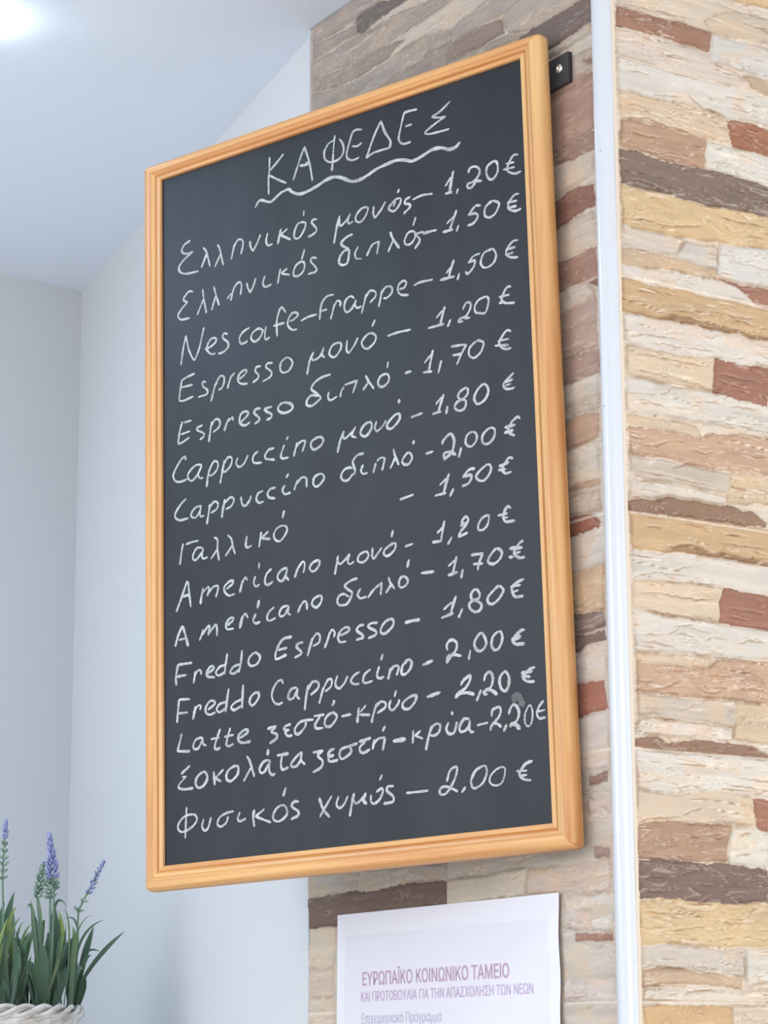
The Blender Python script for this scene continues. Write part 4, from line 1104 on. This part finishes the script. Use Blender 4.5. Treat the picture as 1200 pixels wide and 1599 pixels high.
CHALK_W = 0.0026
def chalk_part(name, label, data):
    rnd = random.Random(len(label) * 7 + len(data))
    mb, mf = MB(), MB()
    for k, st in enumerate(data.split(';')):
        tk = st.split()
        faint = tk[0].startswith('-')
        w = abs(float(tk[0])) * CHALK_W
        q = [float(t) * 1e-4 for t in tk[1:]]
        pts = [Vector((q[i], -q[i + 1])) for i in range(0, len(q), 2)]
        stroke_strip(mf if faint else mb, pts, w, 0.00018 + 0.00001 * (k % 9), rnd)
    o = mb.build(name, M_CHALK, board, smooth=False)
    o['label'] = label
    if mf.v:
        n0 = len(o.data.polygons)
        me = o.data
        bm = bmesh.new()
        bm.from_mesh(me)
        me.materials.append(M_FAINT)
        vs_ = [bm.verts.new(q) for q in mf.v]
        for fc in mf.f:
            nf = bm.faces.new([vs_[i] for i in fc])
            nf.material_index = 1
        bm.to_mesh(me)
        bm.free()



def split_words(data, n, gap=150.0):
    """group the strokes of a line into its n words by the gaps between them"""
    st = []
    for s in data.split(';'):
        q = [float(t) for t in s.split()[1:]][0::2]
        st.append((min(q), max(q), s))
    st.sort()
    once = n == 99
    while gap > 5:
        groups = []
        end = -1e9
        for a, c, s in st:
            if a - end > gap:
                groups.append([])
            groups[-1].append(s)
            end = max(end, c)
        if len(groups) >= n or once:
            break
        gap -= 4
    return [';'.join(g) for g in groups]


for row, (text, data_a, data_b) in enumerate(CHALK):
    if ' - ' in text:
        item, price = text.rsplit(' - ', 1)
        words = item.split()
        groups = split_words(data_a, len(words))
        for k, g in enumerate(groups):
            chalk_part('chalk_word', 'white chalk handwriting on row %d of the list' % row, g)
        for g in split_words(data_b, 99, 100.0):
            chalk_part('chalk_price', 'white chalk dash and price %s on row %d of the list' % (price, row), g)
    else:
        chalk_part('chalk_title', 'white chalk heading in capitals', data_a)
        chalk_part('chalk_underline', 'wavy chalk line under the heading', data_b)

# a rubbed-out patch of chalk above the last 2,20
M_SMEAR, znt, zb = new_mat('rubbed_chalk', (0.56, 0.575, 0.585, 1), 0.95, 0, 0.05)
chalk_setup(znt, zb, 0.0, 0.30)
mb = MB()
rs = random.Random(3)
stroke_strip(mb, [Vector((0.4945, -0.7085)), Vector((0.4985, -0.7035)), Vector((0.5035, -0.7075)), Vector((0.5060, -0.7150))],
             0.0075, 0.00012, rs)
mb.build('chalk_smudge', M_SMEAR, board, smooth=False)

# ---------------------------------------------------------------- black bracket behind the board
M_BLACK, _, _ = new_mat('black_painted_steel', (0.035, 0.037, 0.042, 1), 0.42, 0.2, 0.5)
M_STEEL, _, _ = new_mat('zinc_screw', (0.72, 0.70, 0.66, 1), 0.28, 1.0, 0.5)


def face_mw(s, z, off, udir, nrm):
    """frame on a pillar face: x to the viewer's right, y up, z outwards"""
    z_ax = Vector(nrm)
    y_ax = Vector((0, 0, 1))
    x_ax = y_ax.cross(z_ax)
    p = CORNER + udir * s + nrm * off
    return Matrix(((x_ax.x, y_ax.x, z_ax.x, p.x), (x_ax.y, y_ax.y, z_ax.y, p.y), (x_ax.z, y_ax.z, z_ax.z, z), (0, 0, 0, 1)))


def bevel_box(name, x0, x1, y0, y1, z0, z1, bev, mat, parent):
    bm = bmesh.new()
    vv = [bm.verts.new((x, y, z)) for z in (z0, z1) for y in (y0, y1) for x in (x0, x1)]
    for q in ((0, 2, 3, 1), (4, 5, 7, 6), (0, 1, 5, 4), (2, 6, 7, 3), (0, 4, 6, 2), (1, 3, 7, 5)):
        bm.faces.new([vv[i] for i in q])
    bmesh.ops.recalc_face_normals(bm, faces=bm.faces)
    if bev:
        bmesh.ops.bevel(bm, geom=bm.edges[:], offset=bev, segments=2, affect='EDGES', profile=0.5)
    me = bpy.data.meshes.new(name)
    bm.to_mesh(me)
    bm.free()
    me.materials.append(mat)
    o = bpy.data.objects.new(name, me)
    COL.objects.link(o)
    o.parent = parent
    return o


bracket = empty('wall_bracket', face_mw(0.0695, 2.5622, 0.0045, LD, NL))
tag(bracket, 'small black metal bracket screwed to the stone at the top right of the chalkboard', 'bracket')
bevel_box('plate', -0.050, 0.0165, -0.0175, 0.0175, -0.0055, 0.0006, 0.0006, M_BLACK, bracket)


def lathe(name, prof, seg, mat, parent, xy=(0, 0)):
    v, f = [], []
    for r, z in prof:
        for k in range(seg):
            a = 2 * math.pi * k / seg
            v.append((xy[0] + r * math.cos(a), xy[1] + r * math.sin(a), z))
    m = len(prof)
    for j in range(m - 1):
        for k in range(seg):
            f.append((j * seg + k, j * seg + (k + 1) % seg, (j + 1) * seg + (k + 1) % seg, (j + 1) * seg + k))
    if prof[0][0] > 1e-6:
        f.append(tuple(range(seg - 1, -1, -1)))
    if prof[-1][0] > 1e-6:
        f.append(tuple(range((m - 1) * seg, m * seg)))
    return mesh_obj(name, v, f, mat, parent, True)


screw = lathe('screw', [(0.0050, 0.0003), (0.0052, 0.0013), (0.0046, 0.0026), (0.0034, 0.0033), (0.0022, 0.0035),
                        (0.0020, 0.0024), (0.0006, 0.0018)], 24, M_STEEL, bracket, (0.0022, 0.0018))
screw['label'] = 'silver round-head screw'

# ---------------------------------------------------------------- laminated notice
M_PAPER, _, _ = new_mat('white_paper', (0.72, 0.705, 0.78, 1), 0.6, 0, 0.3)
M_POUCH, _, _ = new_mat('laminate_film', (0.76, 0.75, 0.82, 1), 0.3, 0, 0.5)
M_INK1, _, _ = new_mat('mauve_ink', srgb(186, 156, 182), 0.7, 0, 0.2)
M_INK2, _, _ = new_mat('pale_mauve_ink', srgb(192, 170, 200), 0.7, 0, 0.2)
M_INK3, _, _ = new_mat('pale_grey_ink', srgb(184, 190, 206), 0.7, 0, 0.2)
S_L, S_R, Z_T = 0.5310, 0.1040, 1.6738
notice = empty('paper_notice', face_mw(S_L, Z_T, 0.0020, LD, NL))
tag(notice, 'white laminated paper notice with mauve printed heading on the stone pillar', 'notice')
PWD, PHT = S_L - S_R, 0.303


def sheet(name, x0, x1, y0, y1, z0, thick, mat, wave):
    nx, ny = 60, 44
    v = []
    for lay in (0, 1):
        for j in range(ny + 1):
            for i in range(nx + 1):
                x = x0 + (x1 - x0) * i / nx
                y = y0 + (y1 - y0) * j / ny
                e = max(0.0, (x - 0.70 * PWD) / (0.30 * PWD)) if wave else 0
                # the free edges of the pouch ripple slightly off the uneven stone
                z = 0.0007 + 0.0018 * e * e * (0.6 + 0.4 * math.sin(y * 78))
                xx = x - 0.006 * (-y / PHT) * (1 - i / nx) * 0.8 + (0.0011 * math.sin(y * 78 + 1) if (i == nx and wave) else 0)
                v.append((xx, y, z0 + z + lay * thick))
    W_ = nx + 1
    N = W_ * (ny + 1)
    f = []
    for j in range(ny):
        for i in range(nx):
            a = j * W_ + i
            f.append((a, a + W_, a + W_ + 1, a + 1))
            f.append((N + a, N + a + 1, N + a + W_ + 1, N + a + W_))
    rim = ([i for i in range(W_)] + [j * W_ + nx for j in range(1, ny + 1)] + [ny * W_ + i for i in range(nx - 1, -1, -1)]
           + [j * W_ for j in range(ny - 1, 0, -1)])
    for q in range(len(rim)):
        a, b = rim[q], rim[(q + 1) % len(rim)]
        f.append((a, b, N + b, N + a))
    o = mesh_obj(name, v, f, mat, notice, True)
    bm = bmesh.new()
    bm.from_mesh(o.data)
    bmesh.ops.recalc_face_normals(bm, faces=bm.faces)
    for e in bm.edges:
        if len(e.link_faces) == 2 and e.calc_face_angle(0) > 0.8:
            e.smooth = False
    bm.to_mesh(o.data)
    bm.free()
    return o


sheet('laminate_pouch', 0.0, PWD, 0.0, -PHT, 0.0, 0.0003, M_POUCH, True)
sheet('printed_sheet', 0.017, PWD - 0.019, -0.025, -PHT + 0.012, 0.00035, 0.0002, M_PAPER, True)


def glyph_polys(text):
    """outlines of a line of printed lettering as (outer, holes) polygons in em units"""
    cu = bpy.data.curves.new('printed_line', 'FONT')
    cu.body = text
    tmp = bpy.data.objects.new('printed_line', cu)
    COL.objects.link(tmp)
    dg = bpy.context.evaluated_depsgraph_get()
    crv = tmp.evaluated_get(dg).to_curve(dg)
    polys = []
    for sp in crv.splines:
        pts = []
        if sp.type == 'BEZIER':
            n = len(sp.bezier_points)
            for i in range(n):
                a, c = sp.bezier_points[i], sp.bezier_points[(i + 1) % n]
                straight = a.handle_right_type == 'VECTOR' and c.handle_left_type == 'VECTOR'
                k = 1 if straight else 5
                for q in range(k):
                    t = q / k
                    p = (a.co * (1 - t) ** 3 + a.handle_right * 3 * t * (1 - t) ** 2 + c.handle_left * 3 * t * t * (1 - t) + c.co * t ** 3)
                    pts.append(Vector((p.x, p.y)))
        else:
            pts = [Vector((p.co.x, p.co.y)) for p in sp.points]
        cl = []
        for p in pts:
            if not cl or (p - cl[-1]).length > 1e-5:
                cl.append(p)
        if len(cl) > 2 and (cl[0] - cl[-1]).length < 1e-5:
            cl.pop()
        if len(cl) > 2:
            polys.append(cl)
    tmp.to_curve_clear() if hasattr(tmp, 'to_curve_clear') else None
    bpy.data.objects.remove(tmp)
    return polys


def signed_area(p):
    return 0.5 * sum(p[i].x * p[(i + 1) % len(p)].y - p[(i + 1) % len(p)].x * p[i].y for i in range(len(p)))


def inside(pt, poly):
    r = False
    for i in range(len(poly)):
        a, c = poly[i], poly[(i + 1) % len(poly)]
        if (a.y > pt.y) != (c.y > pt.y) and pt.x < (c.x - a.x) * (pt.y - a.y) / (c.y - a.y) + a.x:
            r = not r
    return r


def embolden(p, d):
    n = len(p)
    out = []
    for i in range(n):
        t0 = (p[i] - p[i - 1]).normalized()
        t1 = (p[(i + 1) % n] - p[i]).normalized()
        n0, n1 = Vector((t0.y, -t0.x)), Vector((t1.y, -t1.x))
        m = n0 + n1
        if m.length < 0.3:
            out.append(p[i])
            continue
        m.normalize()
        out.append(p[i] + m * (d / max(0.5, m.dot(n0))))
    return out


def printed(text, s0, s1, zb, cap, bold, mat, label):
    polys = glyph_polys(text)
    main = max(polys, key=lambda p: abs(signed_area(p)))
    sg = 1 if signed_area(main) > 0 else -1
    holes = [p for p in polys if signed_area(p) * sg < 0
             and any(q is not p and inside(p[0], q) and abs(signed_area(q)) > abs(signed_area(p)) for q in polys)]
    outers = [p for p in polys if not any(p is h for h in holes)]
    outers = [p if signed_area(p) * sg > 0 else p[::-1] for p in outers]
    capu = max(p.y for p in glyph_polys('E')[0])
    xs = [p.x for q in polys for p in q]
    mn = min(xs)
    sx = (s0 - s1) / (max(xs) - mn)
    sy = cap / capu
    mb = MB()
    for op in outers:
        hs = [h for h in holes if inside(h[0], op)]
        loops = [embolden(q, bold * sg) for q in [op] + hs]
        tris = geometry.tessellate_polygon([[Vector((p.x, p.y, 0)) for p in q] for q in loops])
        flat = [p for q in loops for p in q]
        v = []
        for p in flat:
            x = S_L - s0 + (p.x - mn) * sx
            y = zb - Z_T + p.y * sy
            e = max(0.0, (x - 0.70 * PWD) / (0.30 * PWD))
            z = 0.0007 + 0.0018 * e * e * (0.6 + 0.4 * math.sin(y * 78)) + 0.0008
            v.append((x, y, z))
        mb.add(v, tris)
    o = mb.build('printed_line', mat, notice, smooth=False)
    o['label'] = label
    return o


printed('ΕΥΡΩΠΑΪΚΟ ΚΟΙΝΩΝΙΚΟ ΤΑΜΕΙΟ', 0.4768, 0.1924, 1.5915, 0.0138, 0.016, M_INK1, 'large mauve printed heading')
printed('ΚΑΙ ΠΡΩΤΟΒΟΥΛΙΑ ΓΙΑ ΤΗΝ ΑΠΑΣΧΟΛΗΣΗ ΤΩΝ ΝΕΩΝ', 0.4800, 0.1504, 1.5737, 0.0100, 0.010, M_INK2, 'smaller mauve printed line')
printed('Επιχειρησιακό Πρόγραμμα', 0.4790, 0.3175, 1.5489, 0.0108, 0.006, M_INK3, 'pale grey printed line')

# ---------------------------------------------------------------- ceiling lamp
lamp = empty('ceiling_lamp', Matrix.Translation((-0.508, 2.884, CEIL_Z)))
tag(lamp, 'bright round ceiling lamp glowing at the upper left above the chalkboard', 'lamp')
M_LAMPW, _, _ = new_mat('white_lamp_ring', (0.85, 0.87, 0.9, 1), 0.4)
M_GLOW = bpy.data.materials.new('lit_lamp_glass')
M_GLOW.use_nodes = True
gn = M_GLOW.node_tree
gn.nodes.clear()
ge = gn.nodes.new('ShaderNodeEmission')
ge.inputs['Color'].default_value = (0.72, 0.86, 1.0, 1)
ge.inputs['Strength'].default_value = LAMP_STRENGTH
go_ = gn.nodes.new('ShaderNodeOutputMaterial')
gn.links.new(ge.outputs[0], go_.inputs['Surface'])
lathe('lamp_base', [(0.0235, 0.001), (0.0235, -0.0025), (0.021, -0.003)], 40, M_LAMPW, lamp)
lathe('lamp_globe', [(0.0215, -0.002), (0.0265, -0.007), (0.028, -0.014), (0.0255, -0.022), (0.018, -0.029), (0.008, -0.0325),
                     (0.0005, -0.033)], 32, M_GLOW, lamp)

# ---------------------------------------------------------------- potted lavender on a ledge
PLANT = Vector((-0.51223, 3.30, 1.57535))          # centre of the basket mouth, a little under the rim
POT_H = 0.115
LEDGE_Z = PLANT.z + 0.008 - POT_H
la, lb = Vector((-0.30, 3.22, 0)), Vector((-0.42, 3.62, 0))
# ledge fixed to the back wall under the pot
bw = ROOM + BACK_D * 0.05 - back_n * 0.0005
lp_ = [bw, bw + BACK_D * 1.2, bw + BACK_D * 1.2 - back_n * 0.62, bw - back_n * 0.62]
if sum(lp_[i].x * lp_[(i + 1) % 4].y - lp_[(i + 1) % 4].x * lp_[i].y for i in range(4)) < 0:
    lp_.reverse()
struct(prism('trim_4', [(p.x, p.y) for p in lp_], LEDGE_Z - 0.04, LEDGE_Z, M_TRIM))

pot = empty('potted_lavender', Matrix.Translation((PLANT.x, PLANT.y, LEDGE_Z)))
tag(pot, 'artificial lavender plant with purple flower spikes in a white woven basket', 'potted plant')
M_WICKER, wnt, wb = new_mat('white_wicker', (0.7, 0.69, 0.67, 1), 0.6, 0, 0.3)
wn = nd(wnt, 'ShaderNodeTexNoise')
wn.inputs['Scale'].default_value = 55
wr = nd(wnt, 'ShaderNodeValToRGB')
wr.color_ramp.elements[0].position = 0.3
wr.color_ramp.elements[0].color = srgb(176, 172, 166)
wr.color_ramp.elements[1].position = 0.65
wr.color_ramp.elements[1].color = srgb(216, 214, 212)
wtc = nd(wnt, 'ShaderNodeTexCoord')
wnt.links.new(wtc.outputs['Object'], wn.inputs['Vector'])
wnt.links.new(wn.outputs['Fac'], wr.inputs['Fac'])
wnt.links.new(wr.outputs['Color'], wb.inputs['Base Color'])

# woven side: strands going over and under upright stakes
NST = 26
NRW = 9
seg = NST * 12
rows = NRW * 8
v, f = [], []
for i in range(rows + 1):
    z = (POT_H - 0.016) * i / rows
    rad = 0.083 + 0.0165 * (z / POT_H)
    row = min(NRW - 1, int(i / 8))
    rnd_ = math.sin(math.pi * (i / 8 - row)) ** 0.5 if 0 <= (i / 8 - row) <= 1 else 0
    for k in range(seg):
        th = 2 * math.pi * k / seg
        sgn = 1 if row % 2 else -1
        wv = 0.5 + 0.5 * sgn * math.sin(th * NST)
        d = 0.0040 * wv * rnd_
        v.append(((rad + d) * math.cos(th), (rad + d) * math.sin(th), z))
for i in range(rows):
    for k in range(seg):
        f.append((i * seg + k, i * seg + (k + 1) % seg, (i + 1) * seg + (k + 1) % seg, (i + 1) * seg + k))
f.append(tuple(range(seg - 1, -1, -1)))
mesh_obj('basket_body', v, f, M_WICKER, pot, True)
# braided rim: three strands plaited round the mouth
mb = MB()
for s_ in range(3):
    for g in range(2):
        pts, rad = [], []
        n = 260
        for i in range(n + 1):
            th = 2 * math.pi * i / n
            ph = th * 8 + s_ * 2 * math.pi / 3
            rr = 0.0985 + 0.0046 * math.cos(ph) + (0.0022 if g else -0.0012)
            zz = POT_H - 0.0105 + 0.0062 * math.sin(ph) + (0.0018 if g else -0.0018)
            pts.append((rr * math.cos(th), rr * math.sin(th), zz))
        mb.tube(pts, 0.0033, 7, caps=False)
mb.build('basket_rim', M_WICKER, pot)
M_MOSS, _, _ = new_mat('pot_filling', srgb(120, 118, 100), 0.95, 0, 0.1)
lathe('soil', [(0.0005, POT_H - 0.026), (0.05, POT_H - 0.027), (0.094, POT_H - 0.030)], 40, M_MOSS, pot)

# leaves
M_LEAF, lnt, lb_ = new_mat('plastic_leaf', (0.1, 0.2, 0.1, 1), 0.5, 0, 0.4)
lat = nd(lnt, 'ShaderNodeAttribute', attribute_name='leaf_color')
lnt.links.new(lat.outputs['Color'], lb_.inputs['Base Color'])
TOPZ = PLANT.z - LEDGE_Z
rnd = random.Random(5)
lv_v, lv_f, lv_c = [], [], []
C_BASE = srgb(56, 76, 64)
C_TIP = [srgb(72, 104, 82), srgb(92, 124, 78), srgb(132, 152, 82)]


def leaf(b, m, t, w, kind, dep_b, dep_t, twist):
    n = 14
    o = len(lv_v)
    b3 = Vector((b[0], dep_b, TOPZ + b[1]))
    m3 = Vector((m[0], (dep_b + dep_t) * 0.5, TOPZ + m[1]))
    t3 = Vector((t[0], dep_t, TOPZ + t[1]))
    ctrl = m3 * 2 - (b3 + t3) * 0.5
    for i in range(n + 1):
        u = i / n
        p = b3 * (1 - u) ** 2 + ctrl * 2 * u * (1 - u) + t3 * u * u
        tg = ((ctrl - b3) * (1 - u) + (t3 - ctrl) * u).normalized()
        view = Vector((math.sin(twist), -math.cos(twist), 0.1))
        sd = tg.cross(view)
        if sd.length < 1e-4:
            sd = Vector((1, 0, 0))
        sd.normalize()
        nn = sd.cross(tg)
        pr_ = (0.55 + 0.45 * math.sin(min(1, u / 0.62) * math.pi / 2)) if u < 0.62 else max(0.03, (1 - ((u - 0.62) / 0.38) ** 1.8))
        hw = w * 0.5 * pr_
        lv_v.append(p + sd * hw + nn * hw * 0.30)
        lv_v.append(p)
        lv_v.append(p - sd * hw + nn * hw * 0.30)
        c = [C_BASE[q] * (1 - u) + C_TIP[kind][q] * u for q in range(3)]
        s_ = 1 + rnd.uniform(-.03, .03)
        for q in range(3):
            lv_c.append((c[0] * s_, c[1] * s_, c[2] * s_, 1.0))
    for i in range(n):
        a = o + 3 * i
        lv_f.append((a, a + 1, a + 4, a + 3))
        lv_f.append((a + 1, a + 2, a + 5, a + 4))


for bx, bz, mx, mz, tx, tz, w, kd in LEAVES:
    db = rnd.uniform(-0.030, 0.045)
    dt = db + rnd.uniform(-0.035, 0.035)
    leaf((bx * 1e-4, bz * 1e-4 - 0.012), (mx * 1e-4, mz * 1e-4), (tx * 1e-4, tz * 1e-4), w * 1e-4, kd, db, dt, rnd.uniform(-0.45, 0.45))
# the side of the plant that lies beyond the left edge of the photograph
for k in range(60):
    x = rnd.uniform(-0.080, -0.010)
    dp = rnd.uniform(-0.05, 0.05)
    h = rnd.uniform(0.05, 0.135)
    lean = rnd.uniform(-0.045, 0.02)
    leaf((x, -0.004), (x + lean * 0.25, h * 0.55), (x + lean, h), rnd.uniform(0.005, 0.011), rnd.choice((0, 0, 1, 2)), dp,
         dp + rnd.uniform(-0.03, 0.03), rnd.uniform(-0.6, 0.6))
# short blades filling the middle of the clumps
for k in range(26):
    cx = rnd.choice((0.010, 0.052, 0.085, 0.03, -0.01))
    x = cx + rnd.uniform(-0.013, 0.013)
    dp = rnd.uniform(-0.02, 0.055)
    h = rnd.uniform(0.04, 0.085)
    lean = rnd.uniform(-0.018, 0.018)
    leaf((x * 0.92, -0.004), (x + lean * 0.3, h * 0.5), (x + lean, h), rnd.uniform(0.007, 0.013), 0, dp, dp + rnd.uniform(-0.02, 0.02),
         rnd.uniform(-0.5, 0.5))
fo = mesh_obj('leaves', lv_v, lv_f, M_LEAF, pot, True)
la_ = fo.data.attributes.new('leaf_color', 'FLOAT_COLOR', 'POINT')
la_.data.foreach_set('color', np.array(lv_c, dtype=np.float32).ravel())
fo['kind'] = 'stuff'

# flower spikes
M_FLOW, flt, flb = new_mat('lavender_florets', (0.4, 0.4, 0.7, 1), 0.6, 0, 0.25)
fat = nd(flt, 'ShaderNodeAttribute', attribute_name='floret_color')
flt.links.new(fat.outputs['Color'], flb.inputs['Base Color'])
M_STEM, _, _ = new_mat('green_stem', srgb(104, 132, 112), 0.55, 0, 0.3)
PURP = [srgb(146, 150, 196), srgb(168, 170, 212), srgb(132, 134, 180)]
GREN = [srgb(132, 156, 142), srgb(160, 180, 166), srgb(112, 138, 122)]


def petal(vv, ff, cc, p, d, length, wid, col):
    """one small pointed bud: a four-sided teardrop"""
    d = d.normalized()
    a = d.cross(Vector((0.3, 0.9, 0.2))).normalized()
    b = d.cross(a)
    o = len(vv)
    for u, r in ((0.0, 0.35), (0.35, 1.0), (0.72, 0.75), (1.0, 0.0)):
        if r == 0.0:
            vv.append(p + d * length)
            cc.append(col)
        else:
            for k in range(5):
                an = 2 * math.pi * k / 5
                vv.append(p + d * (length * u) + a * (wid * r * math.cos(an)) + b * (wid * r * math.sin(an)))
                cc.append(col)
    for j in range(2):
        for k in range(5):
            ff.append((o + j * 5 + k, o + j * 5 + (k + 1) % 5, o + (j + 1) * 5 + (k + 1) % 5, o + (j + 1) * 5 + k))
    for k in range(5):
        ff.append((o + 10 + k, o + 10 + (k + 1) % 5, o + 15))
    ff.append(tuple(o + 4 - k for k in range(5)))


heads = [s for s in SPIKES if s[5] > 0]
stems = [s for s in SPIKES if s[5] == 0]
DEP = [0.0, -0.012, 0.006, -0.004, 0.0]
WHICH = ['leftmost flower spike, mauve tip over grey-green buds', 'tall middle flower spike, mostly purple',
         'grey-green flower spike left of the middle', 'grey-green flower spike below the purple one', 'right-hand purple flower spike leaning right']
for k, (tx, tz, bx, bz, pf, wd) in enumerate(heads):
    vv, ff, cc = [], [], []
    T = Vector((tx * 1e-4, DEP[k], TOPZ + tz * 1e-4))
    B = Vector((bx * 1e-4, DEP[k], TOPZ + bz * 1e-4))
    ax = T - B
    L = ax.length
    axn = ax.normalized()
    side = axn.cross(Vector((0, 1, 0))).normalized()
    sd2 = axn.cross(side)
    W = wd / 4.583 * 0.86e-3 * 0.78
    nwh = max(7, int(L / (0.0042 if k != 4 else 0.0058)))
    for i in range(nwh):
        u = i / (nwh - 1)
        purple = u > 1 - pf / 100.0
        rad = W * (1.0 - 0.72 * max(0, (u - 0.35) / 0.65) ** 1.3)
        if k == 4:
            rad *= 0.95
        if not purple and k in (0, 4) and i % 2:
            continue
        nb = 7 if purple else 6
        for q in range(nb):
            an = 2 * math.pi * (q + 0.5 * (i % 2)) / nb + rnd.uniform(-.25, .25)
            out = side * math.cos(an) + sd2 * math.sin(an)
            if k == 4 and q % 2 == 0 and u < 0.8 and rnd.random() < 0.5:
                continue
            p = B + ax * (u + rnd.uniform(-0.015, 0.015)) + out * rad * rnd.uniform(0.22, 0.42)
            ln = (rad * 0.80 + 0.0026) * rnd.uniform(0.8, 1.15)
            petal(vv, ff, cc, p, out * (0.85 - 0.35 * u) + axn * (0.55 + 0.6 * u), ln, 0.0017 * rnd.uniform(0.8, 1.25),
                  rnd.choice(PURP if purple else GREN))
    for q in range(6):
        an = q * 1.05
        petal(vv, ff, cc, T - axn * 0.004 + (side * math.cos(an) + sd2 * math.sin(an)) * 0.0012, axn, 0.006, 0.0016,
              PURP[q % 3] if pf > 10 else GREN[q % 3])
    o = mesh_obj('flower_spike', vv, ff, M_FLOW, pot, True)
    at = o.data.attributes.new('floret_color', 'FLOAT_COLOR', 'POINT')
    at.data.foreach_set('color', np.array(cc, dtype=np.float32).ravel())
    o['label'] = WHICH[k]
    s = stems[k]
    S0 = Vector((s[2] * 1e-4, DEP[k] + 0.006, TOPZ + s[3] * 1e-4 - 0.012))
    mid = (B + S0) * 0.5 + Vector((0.002, 0, 0.004))
    mb = MB()
    pts = [S0, S0.lerp(mid, 0.5), mid, mid.lerp(B, 0.5), B, B + ax * 0.4, B + ax * 0.95]
    mb.tube(pts, [0.0017, 0.0017, 0.0016, 0.0015, 0.0015, 0.0013, 0.0008], 7)
    mb.build('stem', M_STEM, o)
